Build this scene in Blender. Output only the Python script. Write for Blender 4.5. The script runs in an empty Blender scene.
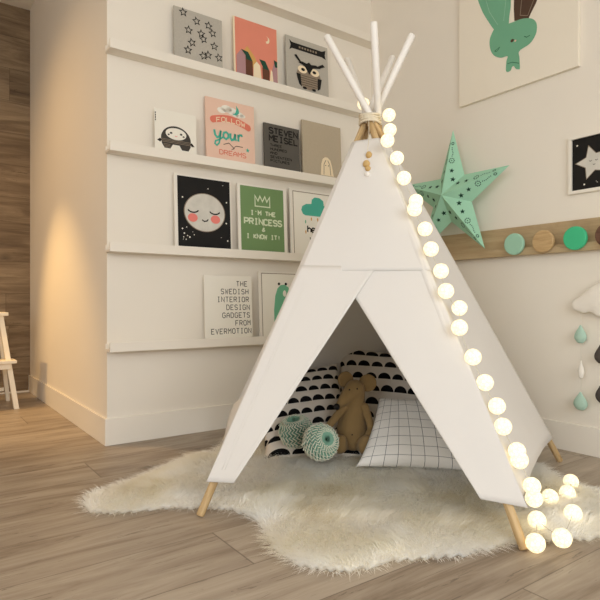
import bpy, bmesh, math, random
import numpy as np
from mathutils import Vector, Matrix, noise
PI = math.pi
rnd = random.Random(7)
sc = bpy.context.scene
COL = sc.collection

# ------------------------------------------------------------------ camera
H = 0.85; FPX = 555.0; HY = 301.5
CA, SA = 0.5823, 0.8130                       # angle between the view axis and the walls
RV = Vector((SA, -CA, 0)); FV = Vector((CA, SA, 0)); CAMP = Vector((0, 0, H))
cam = bpy.data.cameras.new('camera'); camo = bpy.data.objects.new('camera', cam); COL.objects.link(camo)
cam.sensor_width = 36; cam.lens = 36 * FPX / 600; cam.shift_y = 1.5 / 600
cam.clip_start = 0.02; cam.clip_end = 60
camo.location = CAMP; camo.rotation_euler = (PI / 2, 0, -math.atan2(CA, SA))
sc.camera = camo

# ------------------------------------------------------------------ light, world, exposure
world = bpy.data.worlds.new('world'); sc.world = world; world.use_nodes = True
bg = world.node_tree.nodes['Background']
bg.inputs['Color'].default_value = (0.85, 0.92, 1.0, 1); bg.inputs['Strength'].default_value = 1.0
def area(name, loc, target, sx, sy, power, color):
    l = bpy.data.lights.new(name, 'AREA'); l.shape = 'RECTANGLE'; l.size = sx; l.size_y = sy
    l.energy = power; l.color = color
    o = bpy.data.objects.new(name, l); COL.objects.link(o); o.location = loc
    o.rotation_euler = (Vector(target) - Vector(loc)).to_track_quat('-Z', 'Y').to_euler()
    return o
# daylight entering by the two windows behind the camera
area('daylight_window_left', (-3.12, -0.7, 2.0), (0.0, -0.5, 1.2), 2.8, 2.1, 78, (0.95, 0.975, 0.985))
area('daylight_window_rear', (0.2, -2.68, 2.0), (0.2, 0.6, 1.2), 3.1, 2.1, 90, (0.95, 0.975, 0.985))
def spot(name, loc, target, power, color, angle, blend, size):
    l = bpy.data.lights.new(name, 'SPOT'); l.energy = power; l.color = color
    l.spot_size = math.radians(angle); l.spot_blend = blend; l.shadow_soft_size = size
    o = bpy.data.objects.new(name, l); COL.objects.link(o); o.location = loc
    o.rotation_euler = (Vector(target) - Vector(loc)).to_track_quat('-Z', 'Y').to_euler()
spot('passage_wall_lamp', (-0.45, 4.88, 2.45), (0.98, 4.38, 0.25), 150, (1.0, 0.62, 0.24), 56, 0.85, 0.03)
spot('passage_spill_fill', (-0.5, 4.5, 3.25), (0.1, 4.3, 0), 95, (1.0, 0.62, 0.27), 150, 1.0, 0.12)  # added soft fill: warm spill over passage floor and plank wall, no fixture
sc.cycles.diffuse_bounces = 8; sc.cycles.max_bounces = 14
sc.view_settings.view_transform = 'Standard'; sc.view_settings.look = 'None'
sc.view_settings.exposure = 0.0; sc.view_settings.gamma = 1.0
sc.view_settings.use_curve_mapping = False

# ------------------------------------------------------------------ helpers
def ray(px, py):
    return (FV + RV * ((px - 300) / FPX) + Vector((0, 0, 1)) * ((HY - py) / FPX))
def hit(px, py, p0, n):
    d = ray(px, py); n = Vector(n); p0 = Vector(p0)
    return CAMP + d * ((p0 - CAMP).dot(n) / d.dot(n))
def onx(px, py, x): return hit(px, py, (x, 0, 0), (1, 0, 0))
def ony(px, py, y): return hit(px, py, (0, y, 0), (0, 1, 0))
def onz(px, py, z): return hit(px, py, (0, 0, z), (0, 0, 1))
def atf(px, py, f): return CAMP + ray(px, py) * f
def cw(r, f, z=0): return RV * r + FV * f + Vector((0, 0, z))

def srgb(r, g, b):
    f = lambda c: (c / 255 / 12.92) if c <= 10.3 else ((c / 255 + 0.055) / 1.055) ** 2.4
    return (f(r), f(g), f(b), 1)

class NT:
    def __init__(s, m): s.t = m.node_tree; s.n = s.t.nodes
    def new(s, k, **kw):
        n = s.n.new(k)
        for a, b in kw.items(): setattr(n, a, b)
        return n
    def link(s, a, b): s.t.links.new(a, b)
    def math(s, op, a, b=None, c=None):
        n = s.new('ShaderNodeMath', operation=op)
        for i, v in enumerate((a, b, c)):
            if v is None: continue
            if isinstance(v, (int, float)): n.inputs[i].default_value = v
            else: s.link(v, n.inputs[i])
        return n.outputs[0]
    def mix(s, fac, a, b):
        n = s.new('ShaderNodeMix', data_type='RGBA')
        for i, v in ((0, fac), (6, a), (7, b)):
            if isinstance(v, (int, float)): n.inputs[i].default_value = v
            elif isinstance(v, tuple): n.inputs[i].default_value = v
            else: s.link(v, n.inputs[i])
        return n.outputs[2]
    def noise(s, vec, scale, detail=3, rough=0.5, dist=0):
        n = s.new('ShaderNodeTexNoise'); n.inputs['Scale'].default_value = scale
        n.inputs['Detail'].default_value = detail; n.inputs['Roughness'].default_value = rough
        n.inputs['Distortion'].default_value = dist
        if vec is not None: s.link(vec, n.inputs['Vector'])
        return n.outputs['Fac']
    def ramp(s, fac, stops):
        n = s.new('ShaderNodeValToRGB'); e = n.color_ramp.elements
        while len(e) < len(stops): e.new(0.5)
        for i, (p, c) in enumerate(stops): e[i].position = p; e[i].color = c
        s.link(fac, n.inputs[0]); return n.outputs[0]
    def comb(s, x, y, z):
        n = s.new('ShaderNodeCombineXYZ')
        for i, v in enumerate((x, y, z)):
            if isinstance(v, (int, float)): n.inputs[i].default_value = v
            else: s.link(v, n.inputs[i])
        return n.outputs[0]
    def bump(s, h, strength, dist, bsdf):
        n = s.new('ShaderNodeBump'); n.inputs['Strength'].default_value = strength; n.inputs['Distance'].default_value = dist
        s.link(h, n.inputs['Height']); s.link(n.outputs[0], bsdf.inputs['Normal'])

def mat(name, col, rough=0.6, spec=0.3, nscale=0, namp=0.06, bscale=0, bstr=0.2, bdist=0.002, metallic=0, sheen=0):
    m = bpy.data.materials.new(name); m.use_nodes = True
    t = NT(m); b = t.n['Principled BSDF']
    b.inputs['Base Color'].default_value = col; b.inputs['Roughness'].default_value = rough
    b.inputs['Specular IOR Level'].default_value = spec; b.inputs['Metallic'].default_value = metallic
    if sheen: b.inputs['Sheen Weight'].default_value = sheen
    tc = t.new('ShaderNodeTexCoord').outputs['Object']
    if nscale:
        f = t.noise(tc, nscale, 4)
        d = tuple(max(0, c * (1 - namp * 2)) for c in col[:3]) + (1,)
        u = tuple(min(1, c * (1 + namp)) for c in col[:3]) + (1,)
        t.link(t.mix(f, d, u), b.inputs['Base Color'])
    if bscale: t.bump(t.noise(tc, bscale, 3), bstr, bdist, b)
    return m

M = {}
M['wall'] = mat('warm_white_wall_paint', srgb(235, 228, 216), 0.75, 0.2, 1.3, 0.015, 60, 0.05, 0.001)
M['ceiling'] = mat('ceiling_paint', srgb(232, 226, 214), 0.85, 0.1, 1.0, 0.01)
M['trimw'] = mat('white_lacquered_trim', srgb(236, 230, 219), 0.45, 0.35, 2, 0.01)
M['shelf'] = mat('white_shelf_lacquer', srgb(236, 229, 217), 0.4, 0.35, 2, 0.01)
M['paper'] = mat('white_paper', srgb(238, 233, 221), 0.6, 0.2, 5, 0.01)
M['black'] = mat('black_ink', srgb(26, 25, 25), 0.5, 0.2, 20, 0.05)
M['ink'] = mat('dark_grey_ink', srgb(66, 62, 58), 0.6, 0.2, 20, 0.05)
M['grey'] = mat('heather_grey_cover', srgb(184, 178, 167), 0.7, 0.2, 90, 0.08)
M['charcoal'] = mat('charcoal_cover', srgb(92, 88, 82), 0.6, 0.2, 30, 0.04)
M['beige'] = mat('beige_cover', srgb(186, 172, 150), 0.7, 0.2, 60, 0.04)
M['coral'] = mat('coral_print', srgb(226, 140, 118), 0.6, 0.2, 8, 0.04)
M['pink'] = mat('pale_pink_cover', srgb(232, 196, 176), 0.6, 0.2, 8, 0.02)
M['redpink'] = mat('salmon_print', srgb(222, 124, 104), 0.6, 0.2, 8, 0.02)
M['cheek'] = mat('rosy_print', srgb(232, 132, 122), 0.6, 0.2, 8, 0.02)
M['teal'] = mat('teal_print', srgb(80, 176, 156), 0.6, 0.2, 8, 0.03)
M['green'] = mat('green_print', srgb(116, 146, 98), 0.6, 0.2, 8, 0.03)
M['palegreen'] = mat('pale_green_ink', srgb(212, 222, 192), 0.6, 0.2)
M['mint'] = mat('mint_print', srgb(116, 184, 148), 0.6, 0.2, 10, 0.03)
M['cream'] = mat('cream_print', srgb(240, 222, 190), 0.6, 0.2)
M['ochre'] = mat('ochre_print', srgb(214, 164, 96), 0.6, 0.2, 10, 0.04)
M['mauve'] = mat('mauve_print', srgb(178, 138, 140), 0.6, 0.2, 10, 0.04)
M['brown'] = mat('brown_print', srgb(104, 66, 50), 0.6, 0.2, 10, 0.05)
M['dkgreen'] = mat('dark_green_print', srgb(36, 74, 58), 0.6, 0.2, 10, 0.05)
M['taupe'] = mat('taupe_print', srgb(146, 130, 112), 0.6, 0.2, 60, 0.08)
M['moon'] = mat('mottled_moon_print', srgb(214, 210, 200), 0.6, 0.2, 14, 0.14)
M['canvas'] = mat('cream_canvas', srgb(238, 230, 214), 0.7, 0.15, 6, 0.01, 300, 0.1, 0.001)
M['bunnyear'] = mat('sage_green_print', srgb(118, 176, 144), 0.7, 0.15, 8, 0.03)
M['line'] = mat('pale_pencil_line', srgb(160, 200, 176), 0.7, 0.15)
M['linedark'] = mat('dark_green_line', srgb(58, 108, 84), 0.7, 0.15)
M['earbrown'] = mat('dark_brown_print', srgb(86, 66, 54), 0.7, 0.15, 8, 0.04)
M['polewhite'] = mat('white_painted_wood', srgb(240, 236, 230), 0.45, 0.4, 20, 0.02)
M['rope'] = mat('cream_rope', srgb(228, 218, 196), 0.8, 0.1, 60, 0.08, 200, 0.6, 0.003)
M['bead'] = mat('natural_wood_bead', srgb(204, 170, 112), 0.5, 0.3, 40, 0.08)
M['cord'] = mat('pale_cord', srgb(210, 205, 190), 0.6, 0.2)
M['starpaper'] = mat('mint_paper', srgb(164, 214, 186), 0.65, 0.2, 12, 0.03)
M['starhole'] = mat('dark_cut_hole', srgb(38, 70, 56), 0.8, 0.1)
M['knobmint'] = mat('mint_painted_disc', srgb(160, 204, 180), 0.5, 0.3, 20, 0.02)
M['knobgreen'] = mat('bright_green_painted_disc', srgb(66, 188, 136), 0.45, 0.35, 20, 0.02)
M['cloth_white'] = mat('white_cloud_felt', srgb(240, 235, 226), 0.9, 0.1, 10, 0.02, 150, 0.25, 0.002)
M['cloth_mint'] = mat('mint_felt', srgb(178, 208, 192), 0.9, 0.1, 20, 0.04, 150, 0.25, 0.002)
M['cloth_dark'] = mat('charcoal_felt', srgb(84, 78, 74), 0.9, 0.1, 20, 0.04, 150, 0.25, 0.002)
M['mouse'] = mat('mustard_brown_linen', srgb(150, 124, 84), 0.9, 0.1, 30, 0.07, 260, 0.45, 0.003, sheen=0.15)
M['nose'] = mat('black_stitching', srgb(24, 22, 22), 0.6, 0.3)
M['pomgreen'] = mat('sea_green_tissue_paper', srgb(132, 178, 156), 0.8, 0.1, 30, 0.06)
M['pomwhite'] = mat('pale_tissue_paper_edge', srgb(232, 232, 214), 0.8, 0.1)
M['stool'] = mat('white_painted_stool', srgb(238, 228, 208), 0.5, 0.3, 20, 0.02)

def wood_mat(name, stops, axes=(0, 1), v0=0.953, width=0.298, rough=0.5, knots=True, glen=1.35, streak=1.0):
    m = bpy.data.materials.new(name); m.use_nodes = True
    t = NT(m); b = t.n['Principled BSDF']; b.inputs['Roughness'].default_value = rough
    b.inputs['Specular IOR Level'].default_value = 0.3
    sp = t.new('ShaderNodeSeparateXYZ'); t.link(t.new('ShaderNodeTexCoord').outputs['Object'], sp.inputs[0])
    U, V = sp.outputs[axes[0]], sp.outputs[axes[1]]
    v = t.math('DIVIDE', t.math('SUBTRACT', V, v0), width)
    row = t.math('FLOOR', v); fv = t.math('FRACT', v)
    wn = t.new('ShaderNodeTexWhiteNoise', noise_dimensions='1D'); t.link(row, wn.inputs['W'])
    u = t.math('DIVIDE', t.math('ADD', U, t.math('MULTIPLY', wn.outputs['Value'], 3.7)), glen)
    cell = t.math('FLOOR', u); fu = t.math('FRACT', u)
    wn2 = t.new('ShaderNodeTexWhiteNoise', noise_dimensions='2D')
    t.link(t.comb(row, cell, 0), wn2.inputs['Vector']); rv = wn2.outputs['Value']
    off = t.math('MULTIPLY', rv, 37.0)
    base = t.comb(t.math('ADD', t.math('MULTIPLY', U, 1.0), off), t.math('MULTIPLY', V, 7.0), off)
    g1 = t.noise(base, 1.3, 5, 0.62, 1.2)
    fine = t.noise(t.comb(t.math('ADD', t.math('MULTIPLY', U, 3.0), off), t.math('MULTIPLY', V, 90.0), off), 1.0, 4, 0.6, 0.5)
    f = t.math('ADD', t.math('MULTIPLY', g1, 0.72), t.math('MULTIPLY', fine, 0.2))
    f = t.math('ADD', f, t.math('MULTIPLY', t.math('SUBTRACT', rv, 0.5), 0.14))
    c = t.ramp(f, stops)
    # dark cracks running with the grain
    crk = t.noise(t.comb(t.math('ADD', t.math('MULTIPLY', U, 3.2), off), t.math('MULTIPLY', V, 38.0), off), 1.0, 5, 0.7, 1.5)
    cm = t.math('MULTIPLY', t.math('LESS_THAN', crk, 0.372), 0.55 * streak)
    dark = stops[0][1]; dk = tuple(x * 0.45 for x in dark[:3]) + (1,)
    c = t.mix(cm, c, dk)
    if knots:
        vo = t.new('ShaderNodeTexVoronoi'); vo.inputs['Scale'].default_value = 1.0
        nz = t.noise(base, 5, 3)
        t.link(t.comb(t.math('MULTIPLY', U, 2.1), t.math('ADD', t.math('MULTIPLY', V, 4.3), t.math('MULTIPLY', nz, 0.16)), off), vo.inputs['Vector'])
        kd = vo.outputs['Distance']
        km = t.ramp(kd, [(0.0, (1, 1, 1, 1)), (0.045, (0.85, 0.85, 0.85, 1)), (0.17, (0, 0, 0, 1))])
        wnk = t.new('ShaderNodeTexWhiteNoise', noise_dimensions='3D'); t.link(vo.outputs['Position'], wnk.inputs['Vector'])
        km = t.math('MULTIPLY', km, t.math('MULTIPLY', t.math('GREATER_THAN', wnk.outputs['Value'], 0.45), 0.7))
        c = t.mix(km, c, dk)
    e1 = t.math('LESS_THAN', t.math('MINIMUM', fv, t.math('SUBTRACT', 1.0, fv)), 0.0065)
    e2 = t.math('LESS_THAN', t.math('MINIMUM', fu, t.math('SUBTRACT', 1.0, fu)), 0.0014)
    e = t.math('MAXIMUM', e1, e2)
    c = t.mix(t.math('MULTIPLY', e, 0.6), c, dk)
    t.link(c, b.inputs['Base Color'])
    h = t.math('SUBTRACT', t.math('MULTIPLY', f, 0.4), e)
    t.bump(h, 0.25, 0.002, b)
    return m
M['floor'] = wood_mat('oak_plank_floor', [(0.31, srgb(132, 116, 99)), (0.42, srgb(157, 142, 125)), (0.53, srgb(171, 157, 140)), (0.68, srgb(188, 175, 158))], glen=2.1, rough=0.42)
M['woodwall'] = wood_mat('oak_plank_wall', [(0.28, srgb(84, 68, 50)), (0.46, srgb(122, 102, 78)), (0.56, srgb(140, 120, 94)), (0.72, srgb(164, 144, 116))], axes=(0, 2), v0=0.03, rough=0.6)
M['rail'] = wood_mat('oak_rail', [(0.25, srgb(150, 126, 94)), (0.5, srgb(182, 158, 122)), (0.75, srgb(204, 184, 148))], axes=(1, 2), v0=-3.0, width=9.0, glen=90, rough=0.5, knots=True, streak=0.5)

def simple_wood(name, lo, hi, sx, sy, sz):
    m = bpy.data.materials.new(name); m.use_nodes = True
    t = NT(m); b = t.n['Principled BSDF']; b.inputs['Roughness'].default_value = 0.5
    mp = t.new('ShaderNodeMapping'); mp.inputs['Scale'].default_value = (sx, sy, sz)
    t.link(t.new('ShaderNodeTexCoord').outputs['Object'], mp.inputs[0])
    f = t.noise(mp.outputs[0], 1.0, 4, 0.6, 0.8)
    t.link(t.ramp(f, [(0.3, lo), (0.7, hi)]), b.inputs['Base Color'])
    return m
M['polewood'] = simple_wood('natural_pole_wood', srgb(176, 144, 98), srgb(216, 188, 142), 60, 60, 5)
M['knobwood'] = simple_wood('natural_wood_disc', srgb(176, 142, 96), srgb(208, 178, 132), 8, 8, 60)
M['knobbrown'] = simple_wood('dark_walnut_disc', srgb(84, 54, 40), srgb(112, 78, 60), 8, 8, 60)

def fabric(name, col, trans=0.15, wrinkle=0.5):
    m = bpy.data.materials.new(name); m.use_nodes = True
    t = NT(m); b = t.n['Principled BSDF']; b.inputs['Roughness'].default_value = 0.9
    b.inputs['Base Color'].default_value = col; b.inputs['Specular IOR Level'].default_value = 0.1
    tc = t.new('ShaderNodeTexCoord').outputs['Object']
    h = t.math('ADD', t.math('MULTIPLY', t.noise(tc, 9, 4, 0.6), 1.0), t.math('MULTIPLY', t.noise(tc, 420, 2), 0.12))
    t.bump(h, wrinkle, 0.008, b)
    tr = t.new('ShaderNodeBsdfTranslucent'); tr.inputs['Color'].default_value = col
    mx = t.new('ShaderNodeMixShader'); mx.inputs[0].default_value = trans
    t.link(b.outputs[0], mx.inputs[1]); t.link(tr.outputs[0], mx.inputs[2])
    t.link(mx.outputs[0], t.n['Material Output'].inputs[0])
    return m
M['canvas_tent'] = fabric('white_cotton_canvas', srgb(234, 231, 227), 0.13, 0.22)

def ball_mat():
    m = bpy.data.materials.new('glowing_thread_ball'); m.use_nodes = True
    t = NT(m); b = t.n['Principled BSDF']; b.inputs['Base Color'].default_value = (0.55, 0.52, 0.44, 1)
    b.inputs['Roughness'].default_value = 0.9
    tc = t.new('ShaderNodeTexCoord').outputs['Object']
    vo = t.new('ShaderNodeTexVoronoi', feature='DISTANCE_TO_EDGE'); vo.inputs['Scale'].default_value = 75
    t.link(tc, vo.inputs['Vector'])
    th = t.ramp(vo.outputs['Distance'], [(0.0, (0.5, 0.5, 0.5, 1)), (0.3, (1, 1, 1, 1))])
    b.inputs['Emission Color'].default_value = (1.0, 0.82, 0.50, 1)
    t.link(t.math('MULTIPLY', th, 1.55), b.inputs['Emission Strength'])
    return m
M['ball'] = ball_mat()

def moons(name, nu, nv, seed=0.0, jitter=0.08, rr=0.41):
    m = bpy.data.materials.new(name); m.use_nodes = True
    t = NT(m); b = t.n['Principled BSDF']; b.inputs['Roughness'].default_value = 0.9
    b.inputs['Specular IOR Level'].default_value = 0.1
    sp = t.new('ShaderNodeSeparateXYZ'); t.link(t.new('ShaderNodeTexCoord').outputs['UV'], sp.inputs[0])
    v = t.math('MULTIPLY', sp.outputs[1], nv); row = t.math('FLOOR', v); fv = t.math('FRACT', v)
    wn = t.new('ShaderNodeTexWhiteNoise', noise_dimensions='1D'); t.link(t.math('ADD', row, seed), wn.inputs['W'])
    u = t.math('ADD', t.math('MULTIPLY', sp.outputs[0], nu), wn.outputs['Value'])
    cell = t.math('FLOOR', u); fu = t.math('SUBTRACT', t.math('FRACT', u), 0.5)
    w2 = t.new('ShaderNodeTexWhiteNoise', noise_dimensions='2D'); t.link(t.comb(cell, row, 0), w2.inputs['Vector'])
    rad = t.math('ADD', rr, t.math('MULTIPLY', w2.outputs['Value'], jitter))
    dv = t.math('MULTIPLY', t.math('SUBTRACT', fv, 0.2), nu / nv * 0.92)
    d = t.math('SQRT', t.math('ADD', t.math('MULTIPLY', fu, fu), t.math('MULTIPLY', dv, dv)))
    mask = t.math('MULTIPLY', t.math('LESS_THAN', d, rad), t.math('GREATER_THAN', dv, 0.0))
    t.link(t.mix(mask, srgb(222, 214, 204), srgb(20, 20, 22)), b.inputs['Base Color'])
    t.bump(t.noise(t.new('ShaderNodeTexCoord').outputs['Object'], 14, 4), 0.35, 0.01, b)
    return m
M['moons'] = moons('half_moon_cotton', 7, 7)
M['moons_big'] = moons('large_half_moon_cotton', 5, 4, 3.0)
def gridcloth():
    m = bpy.data.materials.new('white_cotton_with_dark_grid'); m.use_nodes = True
    t = NT(m); b = t.n['Principled BSDF']; b.inputs['Roughness'].default_value = 0.9
    b.inputs['Specular IOR Level'].default_value = 0.1
    sp = t.new('ShaderNodeSeparateXYZ'); t.link(t.new('ShaderNodeTexCoord').outputs['UV'], sp.inputs[0])
    ms = []
    for i in (0, 1):
        f = t.math('FRACT', t.math('ADD', t.math('MULTIPLY', sp.outputs[i], 8.5), 0.3 * i))
        ms.append(t.math('LESS_THAN', f, 0.042))
    t.link(t.mix(t.math('MAXIMUM', ms[0], ms[1]), srgb(236, 234, 230), srgb(104, 104, 110)), b.inputs['Base Color'])
    t.bump(t.noise(t.new('ShaderNodeTexCoord').outputs['Object'], 12, 4), 0.35, 0.01, b)
    return m
M['grid'] = gridcloth()
def fur_mat():
    m = bpy.data.materials.new('sheepskin_wool'); m.use_nodes = True
    t = NT(m); b = t.n['Principled BSDF']; b.inputs['Roughness'].default_value = 0.7
    b.inputs['Specular IOR Level'].default_value = 0.15
    tc = t.new('ShaderNodeTexCoord').outputs['Object']
    n1 = t.noise(tc, 2.6, 3, 0.55, 0.6); n2 = t.noise(tc, 190, 2)
    f = t.math('ADD', t.math('MULTIPLY', n1, 0.6), t.math('MULTIPLY', n2, 0.42))
    c = t.ramp(f, [(0.34, srgb(226, 214, 186)), (0.40, srgb(250, 246, 232)), (0.50, srgb(254, 252, 246)), (0.66, srgb(254, 254, 253))])
    t.link(c, b.inputs['Base Color'])
    tr = t.new('ShaderNodeBsdfTranslucent'); t.link(c, tr.inputs['Color'])
    mx = t.new('ShaderNodeMixShader'); mx.inputs[0].default_value = 0.36
    t.link(b.outputs[0], mx.inputs[1]); t.link(tr.outputs[0], mx.inputs[2])
    t.link(mx.outputs[0], t.n['Material Output'].inputs[0])
    return m
M['fur'] = fur_mat()

def tag(o, label=None, cat=None, group=None, kind=None):
    for k, v in (('label', label), ('category', cat), ('group', group), ('kind', kind)):
        if v: o[k] = v
    return o
def empty(name, loc, rot=(0, 0, 0)):
    o = bpy.data.objects.new(name, None); COL.objects.link(o); o.location = loc; o.rotation_euler = rot
    o.empty_display_size = 0.05
    return o
def link(name, bm, mats, parent=None, smooth=False, loc=None, rot=None):
    me = bpy.data.meshes.new(name)
    bmesh.ops.recalc_face_normals(bm, faces=bm.faces)
    bm.to_mesh(me); bm.free()
    if not isinstance(mats, (list, tuple)): mats = [mats]
    for m in mats: me.materials.append(m)
    if smooth: me.polygons.foreach_set('use_smooth', [True] * len(me.polygons))
    o = bpy.data.objects.new(name, me); COL.objects.link(o)
    if parent is not None: o.parent = parent
    if loc is not None: o.location = loc
    if rot is not None: o.rotation_euler = rot
    return o
def bm_box(bm, x0, x1, y0, y1, z0, z1, bevel=0.0, mi=0):
    vs = [bm.verts.new((x, y, z)) for x in (x0, x1) for y in (y0, y1) for z in (z0, z1)]
    fs = [bm.faces.new([vs[i] for i in q]) for q in ((0, 1, 3, 2), (4, 6, 7, 5), (0, 4, 5, 1), (2, 3, 7, 6), (0, 2, 6, 4), (1, 5, 7, 3))]
    for f in fs: f.material_index = mi
    if bevel:
        es = list({e for f in fs for e in f.edges})
        bmesh.ops.bevel(bm, geom=es, offset=bevel, segments=2, affect='EDGES', profile=0.6)
    return bm
def box(*a, **k):
    return bm_box(bmesh.new(), *a, **k)
def bm_tube(bm, pts, rads, seg=12, cap=True, squash=1.0):
    pts = [Vector(p) for p in pts]
    if not isinstance(rads, (list, tuple)): rads = [rads] * len(pts)
    rings = []; up = None
    for i, p in enumerate(pts):
        d = (pts[min(i + 1, len(pts) - 1)] - pts[max(i - 1, 0)]).normalized()
        if up is None:
            up = Vector((0, 0, 1)) if abs(d.z) < 0.9 else Vector((1, 0, 0))
        a = (up - d * up.dot(d)).normalized(); b = d.cross(a); up = a
        rings.append([bm.verts.new(p + a * math.cos(2 * PI * k / seg) * rads[i] + b * math.sin(2 * PI * k / seg) * rads[i] * squash) for k in range(seg)])
    for r0, r1 in zip(rings, rings[1:]):
        for k in range(seg):
            bm.faces.new((r0[k], r0[(k + 1) % seg], r1[(k + 1) % seg], r1[k]))
    if cap:
        bm.faces.new(rings[0][::-1]); bm.faces.new(rings[-1])
    return bm
def bm_sphere(bm, c, r, sc3=(1, 1, 1), rot=None, u=16, v=10):
    mtx = Matrix.Translation(Vector(c)) @ (rot.to_4x4() if rot else Matrix()) @ Matrix.Diagonal((r * sc3[0], r * sc3[1], r * sc3[2], 1))
    bmesh.ops.create_uvsphere(bm, u_segments=u, v_segments=v, radius=1, matrix=mtx)
    return bm
def evald(o):
    dg = bpy.context.evaluated_depsgraph_get(); dg.update()
    me = bpy.data.meshes.new_from_object(o.evaluated_get(dg)); old = o.data
    o.modifiers.clear(); o.data = me; bpy.data.meshes.remove(old)
    return o
def blob(name, caps, m, parent, voxel=0.006, smooth=8, loc=None):
    """soft body out of tapered capsules, fused into one continuous surface"""
    bm = bmesh.new()
    for p0, r0, p1, r1 in caps:
        p0, p1 = Vector(p0), Vector(p1); n = 9
        for i in range(n):
            s = i / (n - 1); bm_sphere(bm, p0.lerp(p1, s), r0 + (r1 - r0) * s, u=14, v=9)
    o = link(name, bm, m, parent, loc=loc)
    r = o.modifiers.new('r', 'REMESH'); r.mode = 'VOXEL'; r.voxel_size = voxel
    s = o.modifiers.new('s', 'SMOOTH'); s.iterations = smooth; s.factor = 0.6
    evald(o)
    o.data.polygons.foreach_set('use_smooth', [True] * len(o.data.polygons))
    if not o.data.materials: o.data.materials.append(m)
    return o

# ------------------------------------------------------------------ flat printed artwork
class Flat:
    """print on a board that faces local -Y; x to the right, z up, metres"""
    def __init__(s, zo=0.0): s.bm = bmesh.new(); s.mats = []; s.zo = zo
    def mi(s, m):
        if m not in s.mats: s.mats.append(m)
        return s.mats.index(m)
    def poly(s, pts, m, L=0):
        f = s.bm.faces.new([s.bm.verts.new((x, -0.0006 * (L + 1), z)) for x, z in pts]); f.material_index = s.mi(m)
    def ell(s, cx, cz, rx, rz, m, L=0, n=28, a0=0, a1=2 * PI, rot=0):
        pts = []
        full = abs(a1 - a0 - 2 * PI) < 1e-6
        for i in range(n if full else n + 1):
            a = a0 + (a1 - a0) * i / n; x, z = rx * math.cos(a), rz * math.sin(a)
            pts.append((cx + x * math.cos(rot) - z * math.sin(rot), cz + x * math.sin(rot) + z * math.cos(rot)))
        s.poly(pts, m, L)
    def line(s, pts, w, m, L=0, closed=False):
        P = [Vector(p) for p in pts]; n = len(P); vs = []
        for i in range(n):
            a = P[(i - 1) % n] if (closed or i > 0) else None
            b = P[(i + 1) % n] if (closed or i < n - 1) else None
            d1 = (P[i] - a).normalized() if a is not None else None
            d2 = (b - P[i]).normalized() if b is not None else None
            if d1 is None: d1 = d2
            if d2 is None: d2 = d1
            t = (d1 + d2); t = t.normalized() if t.length > 1e-6 else d1
            nn = Vector((-t.y, t.x)); k = max(0.4, abs(nn.dot(Vector((-d1.y, d1.x)))))
            o = nn * (w / 2 / k)
            vs.append((s.bm.verts.new((P[i].x + o.x, -0.0006 * (L + 1), P[i].y + o.y)), s.bm.verts.new((P[i].x - o.x, -0.0006 * (L + 1), P[i].y - o.y))))
        mi = s.mi(m)
        for i in range(n if closed else n - 1):
            a, b = vs[i], vs[(i + 1) % n]
            try: f = s.bm.faces.new((a[0], a[1], b[1], b[0])); f.material_index = mi
            except ValueError: pass
    def star(s, cx, cz, r, m, L=0, outline=0, rot=0, inner=0.45):
        pts = [(cx + (r if i % 2 == 0 else r * inner) * math.sin(rot + i * PI / 5), cz + (r if i % 2 == 0 else r * inner) * math.cos(rot + i * PI / 5)) for i in range(10)]
        if outline: s.line(pts, outline, m, L, closed=True)
        else: s.poly(pts, m, L)
    def text(s, txt, x, z, cw_, ch, w, m, L=0, align='l', gap=0.3, arc=None):
        adv = cw_ * (1 + gap); tot = adv * len(txt) - cw_ * gap
        x0 = x - (tot if align == 'r' else tot / 2 if align == 'c' else 0)
        for i, c in enumerate(txt):
            for st in GLYPH.get(c, []):
                pts = []
                for gx, gz in st:
                    X = x0 + i * adv + gx / 4 * cw_; Z = z + gz / 6 * ch
                    if arc: Z += arc * (1 - ((X - x) / (tot / 2)) ** 2)
                    pts.append((X, Z))
                s.line(pts, w, m, L)
    def build(s, name, parent, off=0.0):
        me = bpy.data.meshes.new(name); s.bm.normal_update(); s.bm.to_mesh(me); s.bm.free()
        for m in s.mats: me.materials.append(m)
        o = bpy.data.objects.new(name, me); COL.objects.link(o); o.parent = parent; o.location = (0, off, s.zo)
        return o
def G(txt): return [[tuple(map(float, p.split(','))) for p in st.split()] for st in txt.split('|')]
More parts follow.
